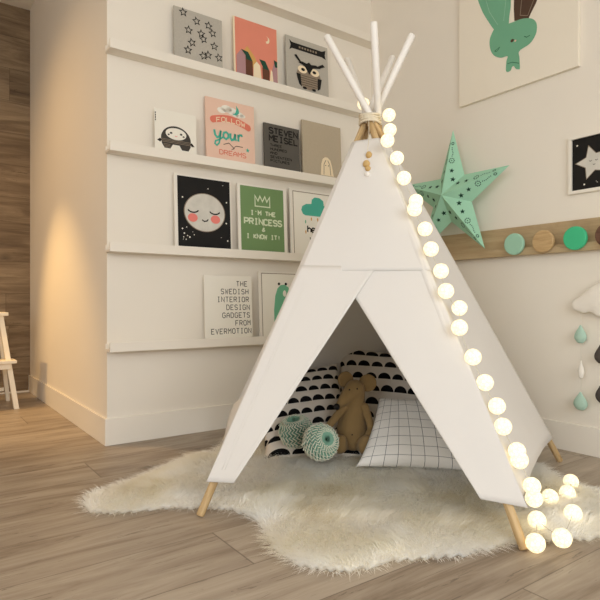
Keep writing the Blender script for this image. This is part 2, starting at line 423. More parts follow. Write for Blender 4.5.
GLYPH = {k: G(v) for k, v in {
 'A': '0,0 0,4 2,6 4,4 4,0|0,2.5 4,2.5', 'B': '0,0 0,6 3,6 4,5 4,4 3,3.2 0,3.2|3,3.2 4,2.2 4,1 3,0 0,0', 'C': '4,5 3,6 1,6 0,5 0,1 1,0 3,0 4,1',
 'D': '0,0 0,6 2.6,6 4,4.6 4,1.4 2.6,0 0,0', 'E': '4,6 0,6 0,0 4,0|0,3 3,3', 'F': '4,6 0,6 0,0|0,3 3,3', 'G': '4,5 3,6 1,6 0,5 0,1 1,0 3,0 4,1 4,3 2.4,3',
 'H': '0,0 0,6|4,0 4,6|0,3 4,3', 'I': '2,0 2,6|0.8,6 3.2,6|0.8,0 3.2,0', 'K': '0,0 0,6|4,6 0.2,3 4,0', 'L': '0,6 0,0 4,0', 'M': '0,0 0,6 2,3 4,6 4,0',
 'N': '0,0 0,6 4,0 4,6', 'O': '1,0 0,1 0,5 1,6 3,6 4,5 4,1 3,0 1,0', 'P': '0,0 0,6 3,6 4,5 4,3.6 3,2.6 0,2.6', 'R': '0,0 0,6 3,6 4,5 4,3.8 3,3 0,3|2,3 4,0',
 'S': '4,5 3,6 1,6 0,5 0,4 1,3.2 3,2.8 4,2 4,1 3,0 1,0 0,1', 'T': '0,6 4,6|2,6 2,0', 'U': '0,6 0,1 1,0 3,0 4,1 4,6', 'V': '0,6 2,0 4,6', 'W': '0,6 0.8,0 2,4 3.2,0 4,6',
 'Y': '0,6 2,3 4,6|2,3 2,0', '&': '4,0 1,4.6 1.6,6 2.6,6 3,5 0,2 0.2,0.6 1.4,0 2.6,0.4 4,2.4', '!': '2,6 2,2|2,0.8 2,0', "'": '2,6 2,4.6', '?': '0,5 1,6 3,6 4,5 4,4 2,3 2,2|2,0.8 2,0',
 'h': '0,0 0,6|0,3 2,4 4,3 4,0', 'e': '0,2 4,2 4,3.4 3,4 1,4 0,3 0,1 1,0 4,0.4', 'l': '2,6 2,0', 'o': '1,0 0,1 0,3 1,4 3,4 4,3 4,1 3,0 1,0', 'w': '0,4 1,0 2,3 3,0 4,4'}.items()}

# ------------------------------------------------------------------ room shell
AY, BX, CX, DY = 3.326, 3.09, 0.981, 5.75
XL, YR, ZC = -3.2, -2.8, 3.6
def struct(name, bm, m):
    o = link(name, bm, m); o['kind'] = 'structure'; return o
struct('floor', box(XL - 0.1, BX + 0.12, YR - 0.1, DY + 0.1, -0.08, 0), M['floor'])
struct('ceiling', box(XL - 0.1, BX + 0.12, YR - 0.1, DY + 0.1, ZC, ZC + 0.1), M['ceiling'])
struct('wall_back', box(CX, BX + 0.12, AY, DY, 0, ZC), M['wall'])
struct('wall_far', box(XL - 0.1, CX, DY, DY + 0.1, 0, ZC), M['woodwall'])
struct('wall_right', box(BX, BX + 0.12, YR - 0.1, AY, 0, ZC), M['wall'])
b = bmesh.new()
bm_box(b, XL - 0.1, XL, YR - 0.1, DY, 0, 0.95); bm_box(b, XL - 0.1, XL, YR - 0.1, DY, 3.05, ZC)
bm_box(b, XL - 0.1, XL, YR - 0.1, -2.15, 0.95, 3.05); bm_box(b, XL - 0.1, XL, 0.75, DY, 0.95, 3.05)
struct('wall_left', b, M['wall'])
b = bmesh.new()
bm_box(b, XL, BX, YR - 0.1, YR, 0, 0.95); bm_box(b, XL, BX, YR - 0.1, YR, 3.05, ZC)
bm_box(b, XL, -1.4, YR - 0.1, YR, 0.95, 3.05); bm_box(b, 1.8, BX, YR - 0.1, YR, 0.95, 3.05)
struct('wall_front', b, M['wall'])
def window(name, horiz):
    b = bmesh.new(); w = 0.05
    if horiz:
        a0, a1 = -1.4, 1.8; y0, y1 = YR - 0.09, YR - 0.03
        for p, q in ((a0, a0 + w), (0.175, 0.225), (a1 - w, a1)): bm_box(b, p, q, y0, y1, 0.95, 3.05)
        for p, q in ((0.95, 1.0), (3.0, 3.05)): bm_box(b, a0 + w, a1 - w, y0 + 0.004, y1 - 0.004, p, q)
    else:
        a0, a1 = -2.15, 0.75; x0, x1 = XL - 0.09, XL - 0.03
        for p, q in ((a0, a0 + w), (-0.725, -0.675), (a1 - w, a1)): bm_box(b, x0, x1, p, q, 0.95, 3.05)
        for p, q in ((0.95, 1.0), (3.0, 3.05)): bm_box(b, x0 + 0.004, x1 - 0.004, a0 + w, a1 - w, p, q)
    struct(name, b, M['trimw'])
window('window_1', False); window('window_2', True)
BH = 0.158; BT = 0.014
struct('baseboard_back', box(CX - BT, BX, AY - BT, AY, 0.0, BH, bevel=0.002), M['trimw'])
struct('baseboard_side', box(CX - BT, CX, AY, DY, 0.0, BH, bevel=0.002), M['trimw'])
struct('baseboard_right', box(BX - BT, BX, YR, AY - BT, 0.0, BH, bevel=0.002), M['trimw'])
struct('trim_1', box(XL, CX - BT, DY - 0.018, DY, 0.0, 0.014), M['trimw'])

# ------------------------------------------------------------------ picture ledges on the back wall
LEDGE_Z = [2.895, 2.312, 1.722, 1.139, 0.557]; LD = 0.10; PT = 0.013; LIP = 0.056
wordz = ['topmost white picture ledge on the back wall, nothing standing on it',
         'second white picture ledge from the top, under the grey star book',
         'third white picture ledge from the top, carrying the charcoal book',
         'fourth white picture ledge from the top, carrying the sleeping moon picture',
         'lowest white picture ledge, just above the baseboard, carrying the lettered card']
for z, lab in zip(LEDGE_Z, wordz):
    t = tag(empty('picture_ledge', (CX - 0.012, AY, z)), lab, 'shelf', 'white picture ledges on the back wall')
    W = BX - CX + 0.010
    link('ledge_board', box(0, W, -LD + 0.012, -0.0005, 0, PT, bevel=0.001), M['shelf'], t)
    link('front_lip', box(0, W, -LD, -LD + 0.0115, 0, LIP, bevel=0.0015), M['shelf'], t)
    link('back_strip', box(0, W, -0.013, -0.0005, PT + 0.0005, PT + 0.03, bevel=0.001), M['shelf'], t)

def item(name, label, cat, row, pl, pr, ptop, m_board, thick=0.008, group=None, lean=0.05):
    """a board standing on ledge ROW; pl/pr left and right edge, ptop top left corner"""
    yb = AY - 0.062; zb = LEDGE_Z[row] + PT + 0.0005
    P0 = ony(pl, ptop, yb + 0.02); P1 = ony(pr, ptop, yb + 0.02)
    w, h = P1.x - P0.x, (P0.z - zb)
    t = tag(empty(name, ((P0.x + P1.x) / 2, yb, zb), (-lean, 0, 0)), label, cat, group)
    link({'book': 'cover', 'picture': 'frame', 'card': 'sheet'}.get(cat, 'board'), box(-w / 2, w / 2, 0, thick, 0, h, bevel=min(0.0012, thick / 4)), m_board, t)
    global ZO
    ztop = LEDGE_Z[row] + LIP
    ZO = H + (ztop - H) * (yb + 0.01) / (AY - LD) - zb
    return t, w, h - ZO
def under(h): return -ZO / h + .012                       # where the sheet starts, hidden by the ledge lip

# row 1: grey star book, coral village print, owl book
t, w, h = item('star_book', 'light grey book with black outlined stars, second ledge from top', 'book', 1, 173.5, 221.7, 5, M['grey'], 0.012)
F = Flat(ZO); s = w / 48
for x, z in ((9, 55), (22, 49), (34, 48), (38, 40), (14, 35), (26.5, 35), (28.5, 29), (39.5, 24), (17, 20.5), (13, 10), (28, 8), (44, 11), (33, 2.8 + 8)):
    F.star(-w / 2 + x * s, min(z / 60 * h, h - 3.6 * s), 3.6 * s, M['black'], 0, outline=0.75 * s, rot=rnd.uniform(-0.3, 0.3))
F.build('star_print', t)
t, w, h = item('village_print', 'coral print of little houses under a crescent moon', 'picture', 1, 233.2, 276.8, 15, M['cream'], 0.010)
F = Flat(ZO); g = lambda x, z: (-w / 2 + w * x, h * z)
F.poly([g(.03, under(h)), g(.99, under(h)), g(.99, .995), g(.03, .995)], M['coral'])
F.poly([g(.18, .38), g(.3, .52), g(.46, .36), g(.55, .2), g(.3, .1), g(.18, .2)], M['ochre'], 1)
F.poly([g(.05, under(h)), g(.25, under(h)), g(.25, .34), g(.15, .42), g(.05, .30)], M['mauve'], 2)
F.poly([g(.25, under(h)), g(.41, under(h)), g(.41, .26), g(.33, .38), g(.25, .34)], M['brown'], 3)
F.poly([g(.15, .43), g(.31, .41), g(.41, .26), g(.27, .27), g(.25, .34)], M['dkgreen'], 4)
F.poly([g(.41, under(h)), g(.62, under(h)), g(.58, .22), g(.5, .28), g(.43, .2)], M['cream'], 3)
F.poly([g(.64, under(h)), g(.78, under(h)), g(.8, .16), g(.72, .27), g(.63, .2)], M['brown'], 4)
F.poly([g(.56, .34), g(.70, .33), g(.79, .18), g(.66, .18)], M['dkgreen'], 5)
F.poly([g(.78, under(h)), g(.9, under(h)), g(.88, .15), g(.83, .21)], M['cream'], 3)
F.poly([g(.9, under(h)), g(.985, under(h)), g(.985, .26), g(.91, .34), g(.86, .2)], M['mauve'], 4)
F.poly([g(.9, .40), g(.985, .38), g(.985, .27), g(.93, .27)], M['dkgreen'], 5)
a = [(math.cos(k), math.sin(k)) for k in np.linspace(-2.0, 1.6, 12)]
F.poly([g(.76 + .055 * x, .74 + .065 * z) for x, z in a] + [g(.745 + .035 * x, .765 + .05 * z) for x, z in a[::-1]], M['cream'], 1)
F.build('village_artwork', t)
t, w, h = item('owl_book', 'grey book with a striped owl under a black banner', 'book', 1, 285.6, 327.4, 34, M['grey'], 0.012)
F = Flat(ZO); g = lambda x, z: (-w / 2 + w * x, h * z)
F.poly([g(.08, .93), g(.14, .89), g(.86, .89), g(.95, .93), g(.93, .83), g(.95, .74), g(.86, .77), g(.14, .77), g(.08, .73), g(.11, .83)], M['black'])
for i in range(7): F.poly([g(.3 + i * .065, .81), g(.34 + i * .065, .81), g(.34 + i * .065, .85), g(.3 + i * .065, .85)], M['taupe'], 1)
F.ell(0.02 * w, .27 * h, .29 * w, .25 * h, M['taupe'], 1)
for i in range(5): F.line([g(.28 + .03 * abs(i - 2), .1 + i * .045), g(.76 - .03 * abs(i - 2), .1 + i * .045)], .008 * w, M['black'], 2)
F.poly([g(.22, .3), g(.32, .3), g(.34, .05), g(.28, .1)], M['black'], 3); F.poly([g(.83, .3), g(.73, .3), g(.72, .05), g(.79, .1)], M['black'], 3)
F.poly([g(.27, .52), g(.42, .48), g(.53, .33), g(.62, .48), g(.82, .52), g(.7, .56), g(.58, .54), g(.53, .58), g(.47, .54), g(.36, .56)], M['black'], 4)
F.ell(-.13 * w, .40 * h, .11 * w, .075 * h, M['cream'], 3); F.ell(.16 * w, .40 * h, .11 * w, .075 * h, M['cream'], 3)
F.ell(-.12 * w, .40 * h, .045 * w, .03 * h, M['black'], 5); F.ell(.15 * w, .40 * h, .045 * w, .03 * h, M['black'], 5)
F.poly([g(.18, .64), g(.23, .67), g(.35, .54), g(.3, .53)], M['black'], 5); F.poly([g(.86, .62), g(.92, .58), g(.76, .51), g(.74, .55)], M['black'], 5)
F.ell(-.09 * w, .04 * h, .05 * w, .025 * h, M['black'], 5); F.ell(.13 * w, .04 * h, .05 * w, .025 * h, M['black'], 5)
F.build('owl_print', t)

# row 2: little creature card, pink lettered book, charcoal book, beige bunny book
t, w, h = item('creature_card', 'white square card with a round grey hooded creature', 'card', 2, 154, 195.5, 107.5, M['paper'], 0.006)
F = Flat(ZO); g = lambda x, z: (-w / 2 + w * x, h * z)
arch = [g(.50 + .36 * math.cos(a), .27 + .35 * math.sin(a)) for a in np.linspace(0, PI, 18)]
F.poly(arch + [g(.16, .14), g(.22, .03), g(.36, .03), g(.42, .14), g(.58, .14), g(.64, .03), g(.80, .03), g(.85, .14)], M['ink'])
F.poly([g(.88, .26), g(.95, .17), g(.88, .16), g(.84, .22)], M['black'], 1); F.poly([g(.12, .26), g(.05, .2), g(.12, .16), g(.16, .22)], M['black'], 1)
for i in range(6): F.line([g(.15, .08 + i * .035), g(.85, .08 + i * .035)] if i > 2 else [g(.20, .06 + i * .035), g(.36, .06 + i * .035)], .01 * w, M['taupe'], 1)
F.ell(0, .42 * h, .25 * w, .15 * h, M['paper'], 2)
for dx in (-.12, .12): F.ell(dx * w, .43 * h, .03 * w, .025 * h, M['black'], 3); F.ell(dx * 1.5 * w, .38 * h, .025 * w, .02 * h, M['black'], 3)
F.line([g(.47, .37), g(.5, .355), g(.53, .37)], .012 * w, M['cheek'], 3)
for i in range(4): F.line([g(.02, .9 - i * .06), g(.02, .86 - i * .06)], .022 * w, M['black'], 1)
F.build('creature_print', t)
t, w, h = item('pink_lettered_book', 'pale pink book with teal script lettering and salmon ribbon', 'book', 2, 205.4, 254, 95.5, M['pink'], 0.012)
F = Flat(ZO); g = lambda x, z: (-w / 2 + w * x, h * z)
for x, z, r in ((.32, .82, .09), (.42, .86, .11), (.52, .84, .11), (.68, .80, .09), (.6, .79, .07), (.75, .79, .06)): F.ell((x - .5) * w, z * h, r * w, r * .6 * w, M['paper'], 0)
F.poly([g(.62, .95), g(.67, .89), g(.68, .83), g(.62, .78), g(.54, .78), g(.6, .82), g(.62, .88)], M['teal'], 1)
rib = [(.13 + .74 * i / 12, .64 + .07 * math.sin(PI * i / 12) - .03 * i / 12) for i in range(13)]
F.poly([g(x, z + .055) for x, z in rib] + [g(x, z - .065) for x, z in rib[::-1]], M['redpink'], 1)
F.ell(-.36 * w, .635 * h, .06 * w, .058 * h, M['redpink'], 2); F.ell(.36 * w, .605 * h, .06 * w, .058 * h, M['redpink'], 2)
F.text('FOLLOW', 0, .60 * h, .075 * w, .075 * h, .014 * w, M['cream'], 3, 'c', 0.35, arc=.035 * h)
# the word "your" in script strokes
sx, sz = w * .155, h * .13
def scr(pts, ox, lw): F.line([(-w * .34 + (ox + x) * sx, h * .33 + z * sz) for x, z in pts], lw * w, M['teal'], 2)
scr([(0, 1.05), (.1, .4), (.35, .1), (.65, .25), (.85, 1.05)], 0, .042); scr([(.85, 1.05), (.75, .1), (.6, -.6), (.3, -.95), (.05, -.75), (.15, -.4), (.7, -.1), (1.1, .25)], 0, .03)
scr([(1.05, .5), (1.15, .85), (1.45, .98), (1.72, .75), (1.7, .3), (1.4, .05), (1.12, .22), (1.05, .5)], .1, .038)
scr([(2.0, .95), (1.98, .35), (2.15, .08), (2.45, .2), (2.65, .95)], .1, .042); scr([(2.65, .95), (2.62, .3), (2.8, .1)], .1, .038)
scr([(3.05, .95), (3.05, .05)], .1, .042); scr([(3.05, .55), (3.25, .95), (3.5, .95), (3.55, .75)], .1, .035)
F.line([g(.34, .24), g(.45, .28), g(.56, .2), g(.5, .17), g(.6, .25), g(.74, .25)], .012 * w, M['ink'], 1)
F.star(.34 * w, .21 * h, .045 * w, M['teal'], 1)
F.text('DREAMS', .03 * w, .07 * h, .07 * w, .075 * h, .014 * w, M['redpink'], 1, 'c', 0.35)
F.build('cover_print', t)
t, w, h = item('charcoal_book', 'small charcoal book with black block lettering', 'book', 2, 263.6, 299, 122, M['charcoal'], 0.014)
F = Flat(ZO)
F.text('STEVEN', -.36 * w, .78 * h, .105 * w, .125 * h, .034 * w, M['black'], 0, 'l', 0.32)
F.text('MEISEL', -.36 * w, .60 * h, .105 * w, .125 * h, .034 * w, M['black'], 0, 'l', 0.32)
for i, s_ in enumerate(('THREE', 'HUNDRED', 'AND', 'SEVENTEEN', 'PICTURES')): F.text(s_, -.34 * w, (.48 - .09 * i) * h, .05 * w, .05 * h, .014 * w, M['black'], 0, 'l', 0.35)
F.build('cover_lettering', t)
t, w, h = item('bunny_book', 'plain beige book with a small pale rabbit at the bottom', 'book', 2, 302, 340.5, 119, M['beige'], 0.014)
F = Flat(ZO); g = lambda x, z: (-w / 2 + w * x, h * z)
F.poly([g(.44, .005), g(.46, .22), g(.5, .32), g(.56, .36), g(.63, .36), g(.7, .31), g(.74, .2), g(.78, .005)], M['cream'])
F.line([g(.52, .02), g(.53, .22), g(.58, .3)], .015 * w, M['taupe'], 1); F.line([g(.7, .02), g(.68, .22), g(.63, .3)], .015 * w, M['taupe'], 1)
F.ell(.075 * w, .2 * h, .012 * w, .01 * h, M['ink'], 1); F.ell(.145 * w, .2 * h, .012 * w, .01 * h, M['ink'], 1)
F.build('rabbit_print', t)

# row 3: moon picture, green picture, cloud picture
t, w, h = item('moon_picture', 'black picture of a sleeping full moon with rosy cheeks', 'picture', 3, 174.3, 231, 172.5, M['trimw'], 0.014)
F = Flat(ZO); g = lambda x, z: (-w / 2 + w * x, h * z)
F.poly([g(.05, under(h)), g(.975, under(h)), g(.975, .975), g(.05, .975)], M['black'])
F.ell(.015 * w, .49 * h, .365 * w, .275 * h, M['taupe'], 1, 40); F.ell(.015 * w, .49 * h, .35 * w, .265 * h, M['moon'], 2, 40)
for sx_ in (-1, 1):
    F.line([((sx_ * .19 + .095 * math.cos(a)) * w, (.53 + .05 * math.sin(a)) * h) for a in np.linspace(PI * 1.1, PI * 1.9, 9)], .022 * w, M['black'], 3)
    F.ell(sx_ * .2 * w, .405 * h, .085 * w, .06 * h, M['cheek'], 3)
F.line([g(.46, .385), g(.5, .365), g(.55, .375), g(.57, .4)], .02 * w, M['ink'], 3)
for i in range(45):
    x, z = rnd.uniform(.08, .95), rnd.uniform(.04, .95)
    if ((x - .5) / .42) ** 2 + ((z - .49) / .31) ** 2 < 1.05: continue
    F.ell((x - .5) * w, z * h, *([rnd.choice((.006, .009, .013)) * w] * 2), M['paper'], 1, 10)
F.build('moon_print', t)
t, w, h = item('green_picture', 'green picture with a crown and pale block lettering', 'picture', 3, 237.6, 286.5, 182.5, M['trimw'], 0.014)
F = Flat(ZO); g = lambda x, z: (-w / 2 + w * x, h * z)
F.poly([g(.05, under(h)), g(.93, under(h)), g(.93, .975), g(.05, .975)], M['green'])
F.line([g(.34, .68), g(.34, .84), g(.40, .76), g(.44, .84), g(.49, .76), g(.54, .84), g(.58, .76), g(.64, .84), g(.64, .68)], .02 * w, M['palegreen'], 1, closed=True)
F.text("I'M THE", 0, .545 * h, .055 * w, .06 * h, .022 * w, M['palegreen'], 1, 'c', 0.35)
F.text('PRINCESS', 0, .40 * h, .075 * w, .085 * h, .026 * w, M['palegreen'], 1, 'c', 0.3)
F.text('&', 0, .30 * h, .05 * w, .05 * h, .02 * w, M['palegreen'], 1, 'c')
F.text('I KNOW IT!', 0, .185 * h, .052 * w, .06 * h, .02 * w, M['palegreen'], 1, 'c', 0.35)
F.build('lettered_print', t)
t, w, h = item('cloud_picture', 'white framed picture of a teal cloud, right end behind the tent', 'picture', 3, 290, 338, 187.5, M['trimw'], 0.014)
F = Flat(ZO); g = lambda x, z: (-w / 2 + w * x, h * z)
F.poly([g(.06, under(h) + .02), g(.95, under(h) + .02), g(.95, .96), g(.06, .96)], M['paper'])
F.line([g(.06, under(h) + .02), g(.95, under(h) + .02), g(.95, .96), g(.06, .96)], .012 * w, M['taupe'], 1, closed=True)
F.poly([g(.3, .6), g(.72, .6), g(.8, .64), g(.82, .7), g(.76, .76), g(.69, .78), g(.68, .86), g(.6, .9), g(.5, .9), g(.44, .86), g(.43, .79), g(.32, .78), g(.24, .74), g(.22, .68), g(.25, .62)], M['teal'], 1)
for x, z, m_ in ((.42, .55, 'ochre'), (.55, .55, 'ochre'), (.3, .34, 'ochre'), (.3, .5, 'mint'), (.68, .5, 'mint'), (.36, .14, 'mint'), (.72, .36, 'ochre')):
    F.ell((x - .5) * w, z * h, .013 * w, .03 * h, M[m_], 1, 10)
F.text('hello', .04 * w, .34 * h, .065 * w, .1 * h, .024 * w, M['black'], 1, 'c', 0.3)
F.text('wow', .02 * w, .19 * h, .075 * w, .1 * h, .024 * w, M['black'], 1, 'c', 0.3)
F.build('cloud_print', t)

# row 4: lettered card and green creature picture
t, w, h = item('lettered_card', 'cream card with seven lines of thin capital lettering', 'card', 4, 204, 251.5, 275, M['paper'], 0.005)
F = Flat(ZO)
for i, (s_, ra) in enumerate((('THE', .40), ('SWEDISH', .42), ('INTERIOR', .425), ('DESIGN', .44), ('GADGETS', .44), ('FROM', .45), ('EVERMOTION', .465))):
    F.text(s_, ra * w, (.835 - .128 * i) * h, .056 * w, .078 * h, .013 * w, M['ink'], 0, 'r', 0.55)
F.build('card_lettering', t)
t, w, h = item('green_creature_picture', 'white framed picture of a slim green creature beside the tent', 'picture', 4, 259, 308, 271, M['trimw'], 0.014)
F = Flat(ZO); g = lambda x, z: (-w / 2 + w * x, h * z)
F.poly([g(.05, under(h) + .02), g(.95, under(h) + .02), g(.95, .97), g(.05, .97)], M['paper'])
F.line([g(.05, under(h) + .02), g(.95, under(h) + .02), g(.95, .97), g(.05, .97)], .012 * w, M['taupe'], 1, closed=True)
F.poly([g(.28, .0), g(.28, .4), g(.31, .62), g(.36, .74), g(.42, .79), g(.5, .80), g(.58, .76), g(.64, .64), g(.67, .4), g(.68, .0)], M['mint'], 1)
F.ell(-.11 * w, .81 * h, .025 * w, .022 * h, M['black'], 2); F.ell(.03 * w, .81 * h, .025 * w, .022 * h, M['black'], 2)
F.ell(-.0 * w, .66 * h, .035 * w, .05 * h, M['paper'], 2); F.build('creature_artwork', t)

# ------------------------------------------------------------------ right wall: canvas, star picture, peg rail
RZ = -PI / 2
X = BX - 0.022
a, c = onx(459.5, 107.2, X), onx(578.7, 66.1, X)
wd = a.y - c.y; bot = (a.z + c.z) / 2; ht = 0.86
t = tag(empty('rabbit_canvas', (BX - 0.002, (a.y + c.y) / 2, bot), (0, 0, RZ)), 'large cream canvas of a green rabbit hanging upside down', 'picture')
link('canvas_panel', box(-wd / 2, wd / 2, -0.024, 0, 0, ht, bevel=0.002), M['canvas'], t)
F = Flat()
def cv(px, py):
    p = onx(px, py, BX - 0.027); return ((a.y + c.y) / 2 - p.y, p.z - bot)
def spl(pts, n=8):
    out = []; m = len(pts)
    for i in range(m):
        p0, p1, p2, p3 = (Vector(pts[(i + k) % m]) for k in (-1, 0, 1, 2))
        for j in range(n):
            u = j / n
            out.append(tuple(0.5 * ((2 * p1) + (p2 - p0) * u + (2 * p0 - 5 * p1 + 4 * p2 - p3) * u * u + (3 * p1 - p0 - 3 * p2 + p3) * u ** 3)))
    return out
E = lambda x, y: cv(470 + x / 6.667, y / 6.667)
F.poly(spl([E(*p) for p in ((170, 185), (205, 175), (280, 150), (350, 125), (415, 125), (445, 160), (440, 225), (400, 290), (330, 340), (330, 385), (333, 455), (322, 462), (305, 458), (292, 440), (280, 448), (272, 470), (252, 480), (240, 470), (243, 410), (250, 375), (205, 385), (160, 370), (135, 325), (132, 265), (150, 215))], 5), M['bunnyear'], 1)
F.poly(spl([E(*p) for p in ((170, 205), (120, 140), (75, 60), (40, -60), (60, -190), (130, -260), (215, -220), (262, -100), (272, 20), (262, 110), (255, 165), (215, 195))], 6), M['bunnyear'], 0)
F.poly([E(*p) for p in ((296, 140), (292, 60), (296, -120), (330, -240), (420, -280), (480, -200), (470, -60), (440, 20), (405, 90), (388, 130))], M['earbrown'], 0)
F.line([E(*p) for p in ((385, 105), (335, 102), (345, 0), (360, -150), (400, -210), (430, -150), (425, 0), (385, 105))], .004, M['taupe'], 2)
F.line([E(*p) for p in ((185, 165), (130, 80), (90, -60), (110, -170), (160, -200), (215, -120), (240, 0), (225, 140))], .003, M['line'], 2)
F.line(spl([E(*p) for p in ((165, 340), (178, 332), (198, 315), (185, 336), (172, 345))], 3), .004, M['linedark'], 2)
F.line([E(*p) for p in ((362, 243), (378, 248), (400, 236))], .005, M['linedark'], 2)
F.ell(*E(282, 271), .012, .010, M['earbrown'], 2); F.ell(*E(303, 272), .007, .006, M['pink'], 2)
F.line([E(*p) for p in ((250, 425), (285, 415), (328, 422))], .004, M['linedark'], 2)
F.build('rabbit_print', t, -0.0245)

X = BX - 0.02
a = onx(568.3, 167, X); bz = onx(567.8, 195, X).z; tz = onx(569, 137.5, X).z
wd = 0.42; ht = tz - bz
t = tag(empty('star_picture', (BX - 0.001, a.y - wd / 2, bz), (0, 0, RZ)), 'small white framed black picture of a pale smiling star', 'picture')
b = bmesh.new(); fw = 0.018
bm_box(b, -wd / 2, wd / 2, -0.02, 0, 0, fw, bevel=0.001); bm_box(b, -wd / 2, wd / 2, -0.02, 0, ht - fw, ht, bevel=0.001)
bm_box(b, -wd / 2, -wd / 2 + fw, -0.02, 0, fw, ht - fw, bevel=0.001); bm_box(b, wd / 2 - fw, wd / 2, -0.02, 0, fw, ht - fw, bevel=0.001)
link('frame', b, M['trimw'], t)
F = Flat(); q = (wd / 2 - fw * .9); F.poly([(-q, fw * .9), (q, fw * .9), (q, ht - fw * .9), (-q, ht - fw * .9)], M['black'])
scx = a.y - wd / 2 - onx(592, 162, X).y
F.star(scx, ht * .50, .10, M['taupe'], 1, rot=-0.25, inner=.5); F.star(scx, ht * .50, .092, M['moon'], 2, rot=-0.25, inner=.5)
F.line([(scx - .02, ht * .5 + .01), (scx - .013, ht * .5 + .005), (scx - .005, ht * .5 + .01)], .003, M['ink'], 3); F.line([(scx + .012, ht * .5 + .01), (scx + .019, ht * .5 + .005), (scx + .027, ht * .5 + .01)], .003, M['ink'], 3)
F.line([(scx, ht * .5 - .012), (scx + .006, ht * .5 - .017), (scx + .013, ht * .5 - .012)], .003, M['ink'], 3)
for i in range(34):
    x, z = rnd.uniform(-q + .01, q - .01), rnd.uniform(.04, ht - .03)
    if math.hypot(x - scx, z - ht / 2) < .11: continue
    r = rnd.choice((.002, .003, .005)); F.ell(x, z, r, r, M['paper'], 1, 10)
F.build('star_print', t, -0.008)

rt = onx(550, 223, BX - 0.02).z; rb_ = onx(550, 253.1, BX - 0.05).z
ya, yb_ = 3.0, 0.9
t = tag(empty('peg_rail', (BX, 0, 0)), 'long oak wall rail with a narrow ledge behind the tent', 'rail')
link('back_board', box(-0.022, -0.001, yb_, ya, rb_ + 0.002, rt, bevel=0.0015), M['rail'], t)
link('ledge_strip', box(-0.052, -0.0225, yb_, ya, rb_, rb_ + 0.045, bevel=0.002), M['rail'], t)
RX = BX - 0.0525
def disc(px, py, m, lab):
    p = onx(px, py, RX - 0.035)
    t = tag(empty('wall_knob', (RX + 0.0296, p.y, p.z), (0, 0, RZ)), lab, 'wall hook', 'round knobs on the oak rail')
    b = bmesh.new(); R = 0.0655
    prof = [(0, -0.062), (R - 0.006, -0.062), (R - 0.0015, -0.060), (R, -0.055), (R, -0.044), (R - 0.002, -0.040), (0, -0.040)]
    n = 40; rings = []
    for r, y in prof[1:-1]: rings.append([b.verts.new((r * math.cos(2 * PI * k / n), y, r * math.sin(2 * PI * k / n))) for k in range(n)])
    for r0, r1 in zip(rings, rings[1:]):
        for k in range(n): b.faces.new((r0[k], r0[(k + 1) % n], r1[(k + 1) % n], r1[k]))
    b.faces.new(rings[0]); b.faces.new(rings[-1][::-1])
    link('disc', b, m, t)
    b = bmesh.new(); bm_tube(b, [(0, -0.0395, 0), (0, 0.0, 0)], 0.016, 20); link('stem', b, M['knobwood'], t, True)
disc(513, 244, M['knobmint'], 'pale mint round wall knob, nearest the star lantern')
disc(542, 241.3, M['knobwood'], 'natural wood round wall knob between pale mint and bright green')
disc(574, 238, M['knobgreen'], 'bright green round wall knob')
disc(607, 234.5, M['knobbrown'], 'dark brown round wall knob, cut off by the photo edge')

# ------------------------------------------------------------------ star lantern
def star_lantern():
    cen = onx(452, 197, BX - 0.11)
    t = tag(empty('star_lantern', cen, (0, 0, RZ + 0.02)), 'mint paper star lantern with punched holes, leaning on the oak rail', 'lantern')
    R = 0.445; r = 0.165; D = 0.11
    b = bmesh.new()
    rot = 0.02
    tips = []
    angs = [rot + k * 2 * PI / 5 for k in range(5)]
    fr = b.verts.new((0, -D, 0)); bk = b.verts.new((0, D * 0.6, 0))
    tv = [b.verts.new((R * math.sin(a), 0, R * math.cos(a))) for a in angs]
    iv = [b.verts.new((r * math.sin(a + PI / 5), 0, r * math.cos(a + PI / 5))) for a in angs]
    for k in range(5):
        b.faces.new((fr, tv[k], iv[k])); b.faces.new((fr, iv[k - 1], tv[k]))
        b.faces.new((bk, iv[k], tv[k])); b.faces.new((bk, tv[k], iv[k - 1]))
    body = link('paper_star', b, M['starpaper'], t)
    # punched pattern: stars, rings of dots and dotted lines on every front facet
    hb = bmesh.new()
    for k in range(5):
        a = angs[k]
        T = Vector((R * math.sin(a), 0, R * math.cos(a))); C = Vector((0, -D, 0))
        for sgn in (1, -1):
            a2 = a + sgn * PI / 5
            I = Vector((r * math.sin(a2), 0, r * math.cos(a2)))
            n = (T - C).cross(I - C).normalized()
            if n.y > 0: n = -n
            ex = (T - C).normalized(); ey = n.cross(ex)
            if ey.dot(I - C) < 0: ey = -ey
            def pt(u, v): return C + ex * u + ey * v + n * 0.0012
            def shape(u, v, rad, st):
                vs = []
                for i in range(10 if st else 6):
                    rr_ = rad * (0.45 if (st and i % 2) else 1); an = i * PI / (5 if st else 3)
                    vs.append(hb.verts.new(pt(u + rr_ * math.cos(an), v + rr_ * math.sin(an))))
                hb.faces.new(vs)
            L = (T - C).length
            shape(L * .25, .055, .019, True); shape(L * .38, .038, .017, True)
            for i in range(9):
                an = i * 2 * PI / 9; shape(L * .53 + .016 * math.cos(an), .027 + .016 * math.sin(an), .0042, False)
            shape(L * .53, .027, .004, False)
            for i in range(6): shape(L * (.60 + .025 * i), .024 - .001 * i + .004 * math.sin(i), .0036, False)
            for i in range(7):
                an = i * 2 * PI / 7; shape(L * .79 + .009 * math.cos(an), .0145 + .007 * math.sin(an), .0034, False)
    link('punched_holes', hb, M['starhole'], t)
    b = bmesh.new(); p = Vector((R * math.sin(rot), 0, R * math.cos(rot)))
    return t
star_lantern()

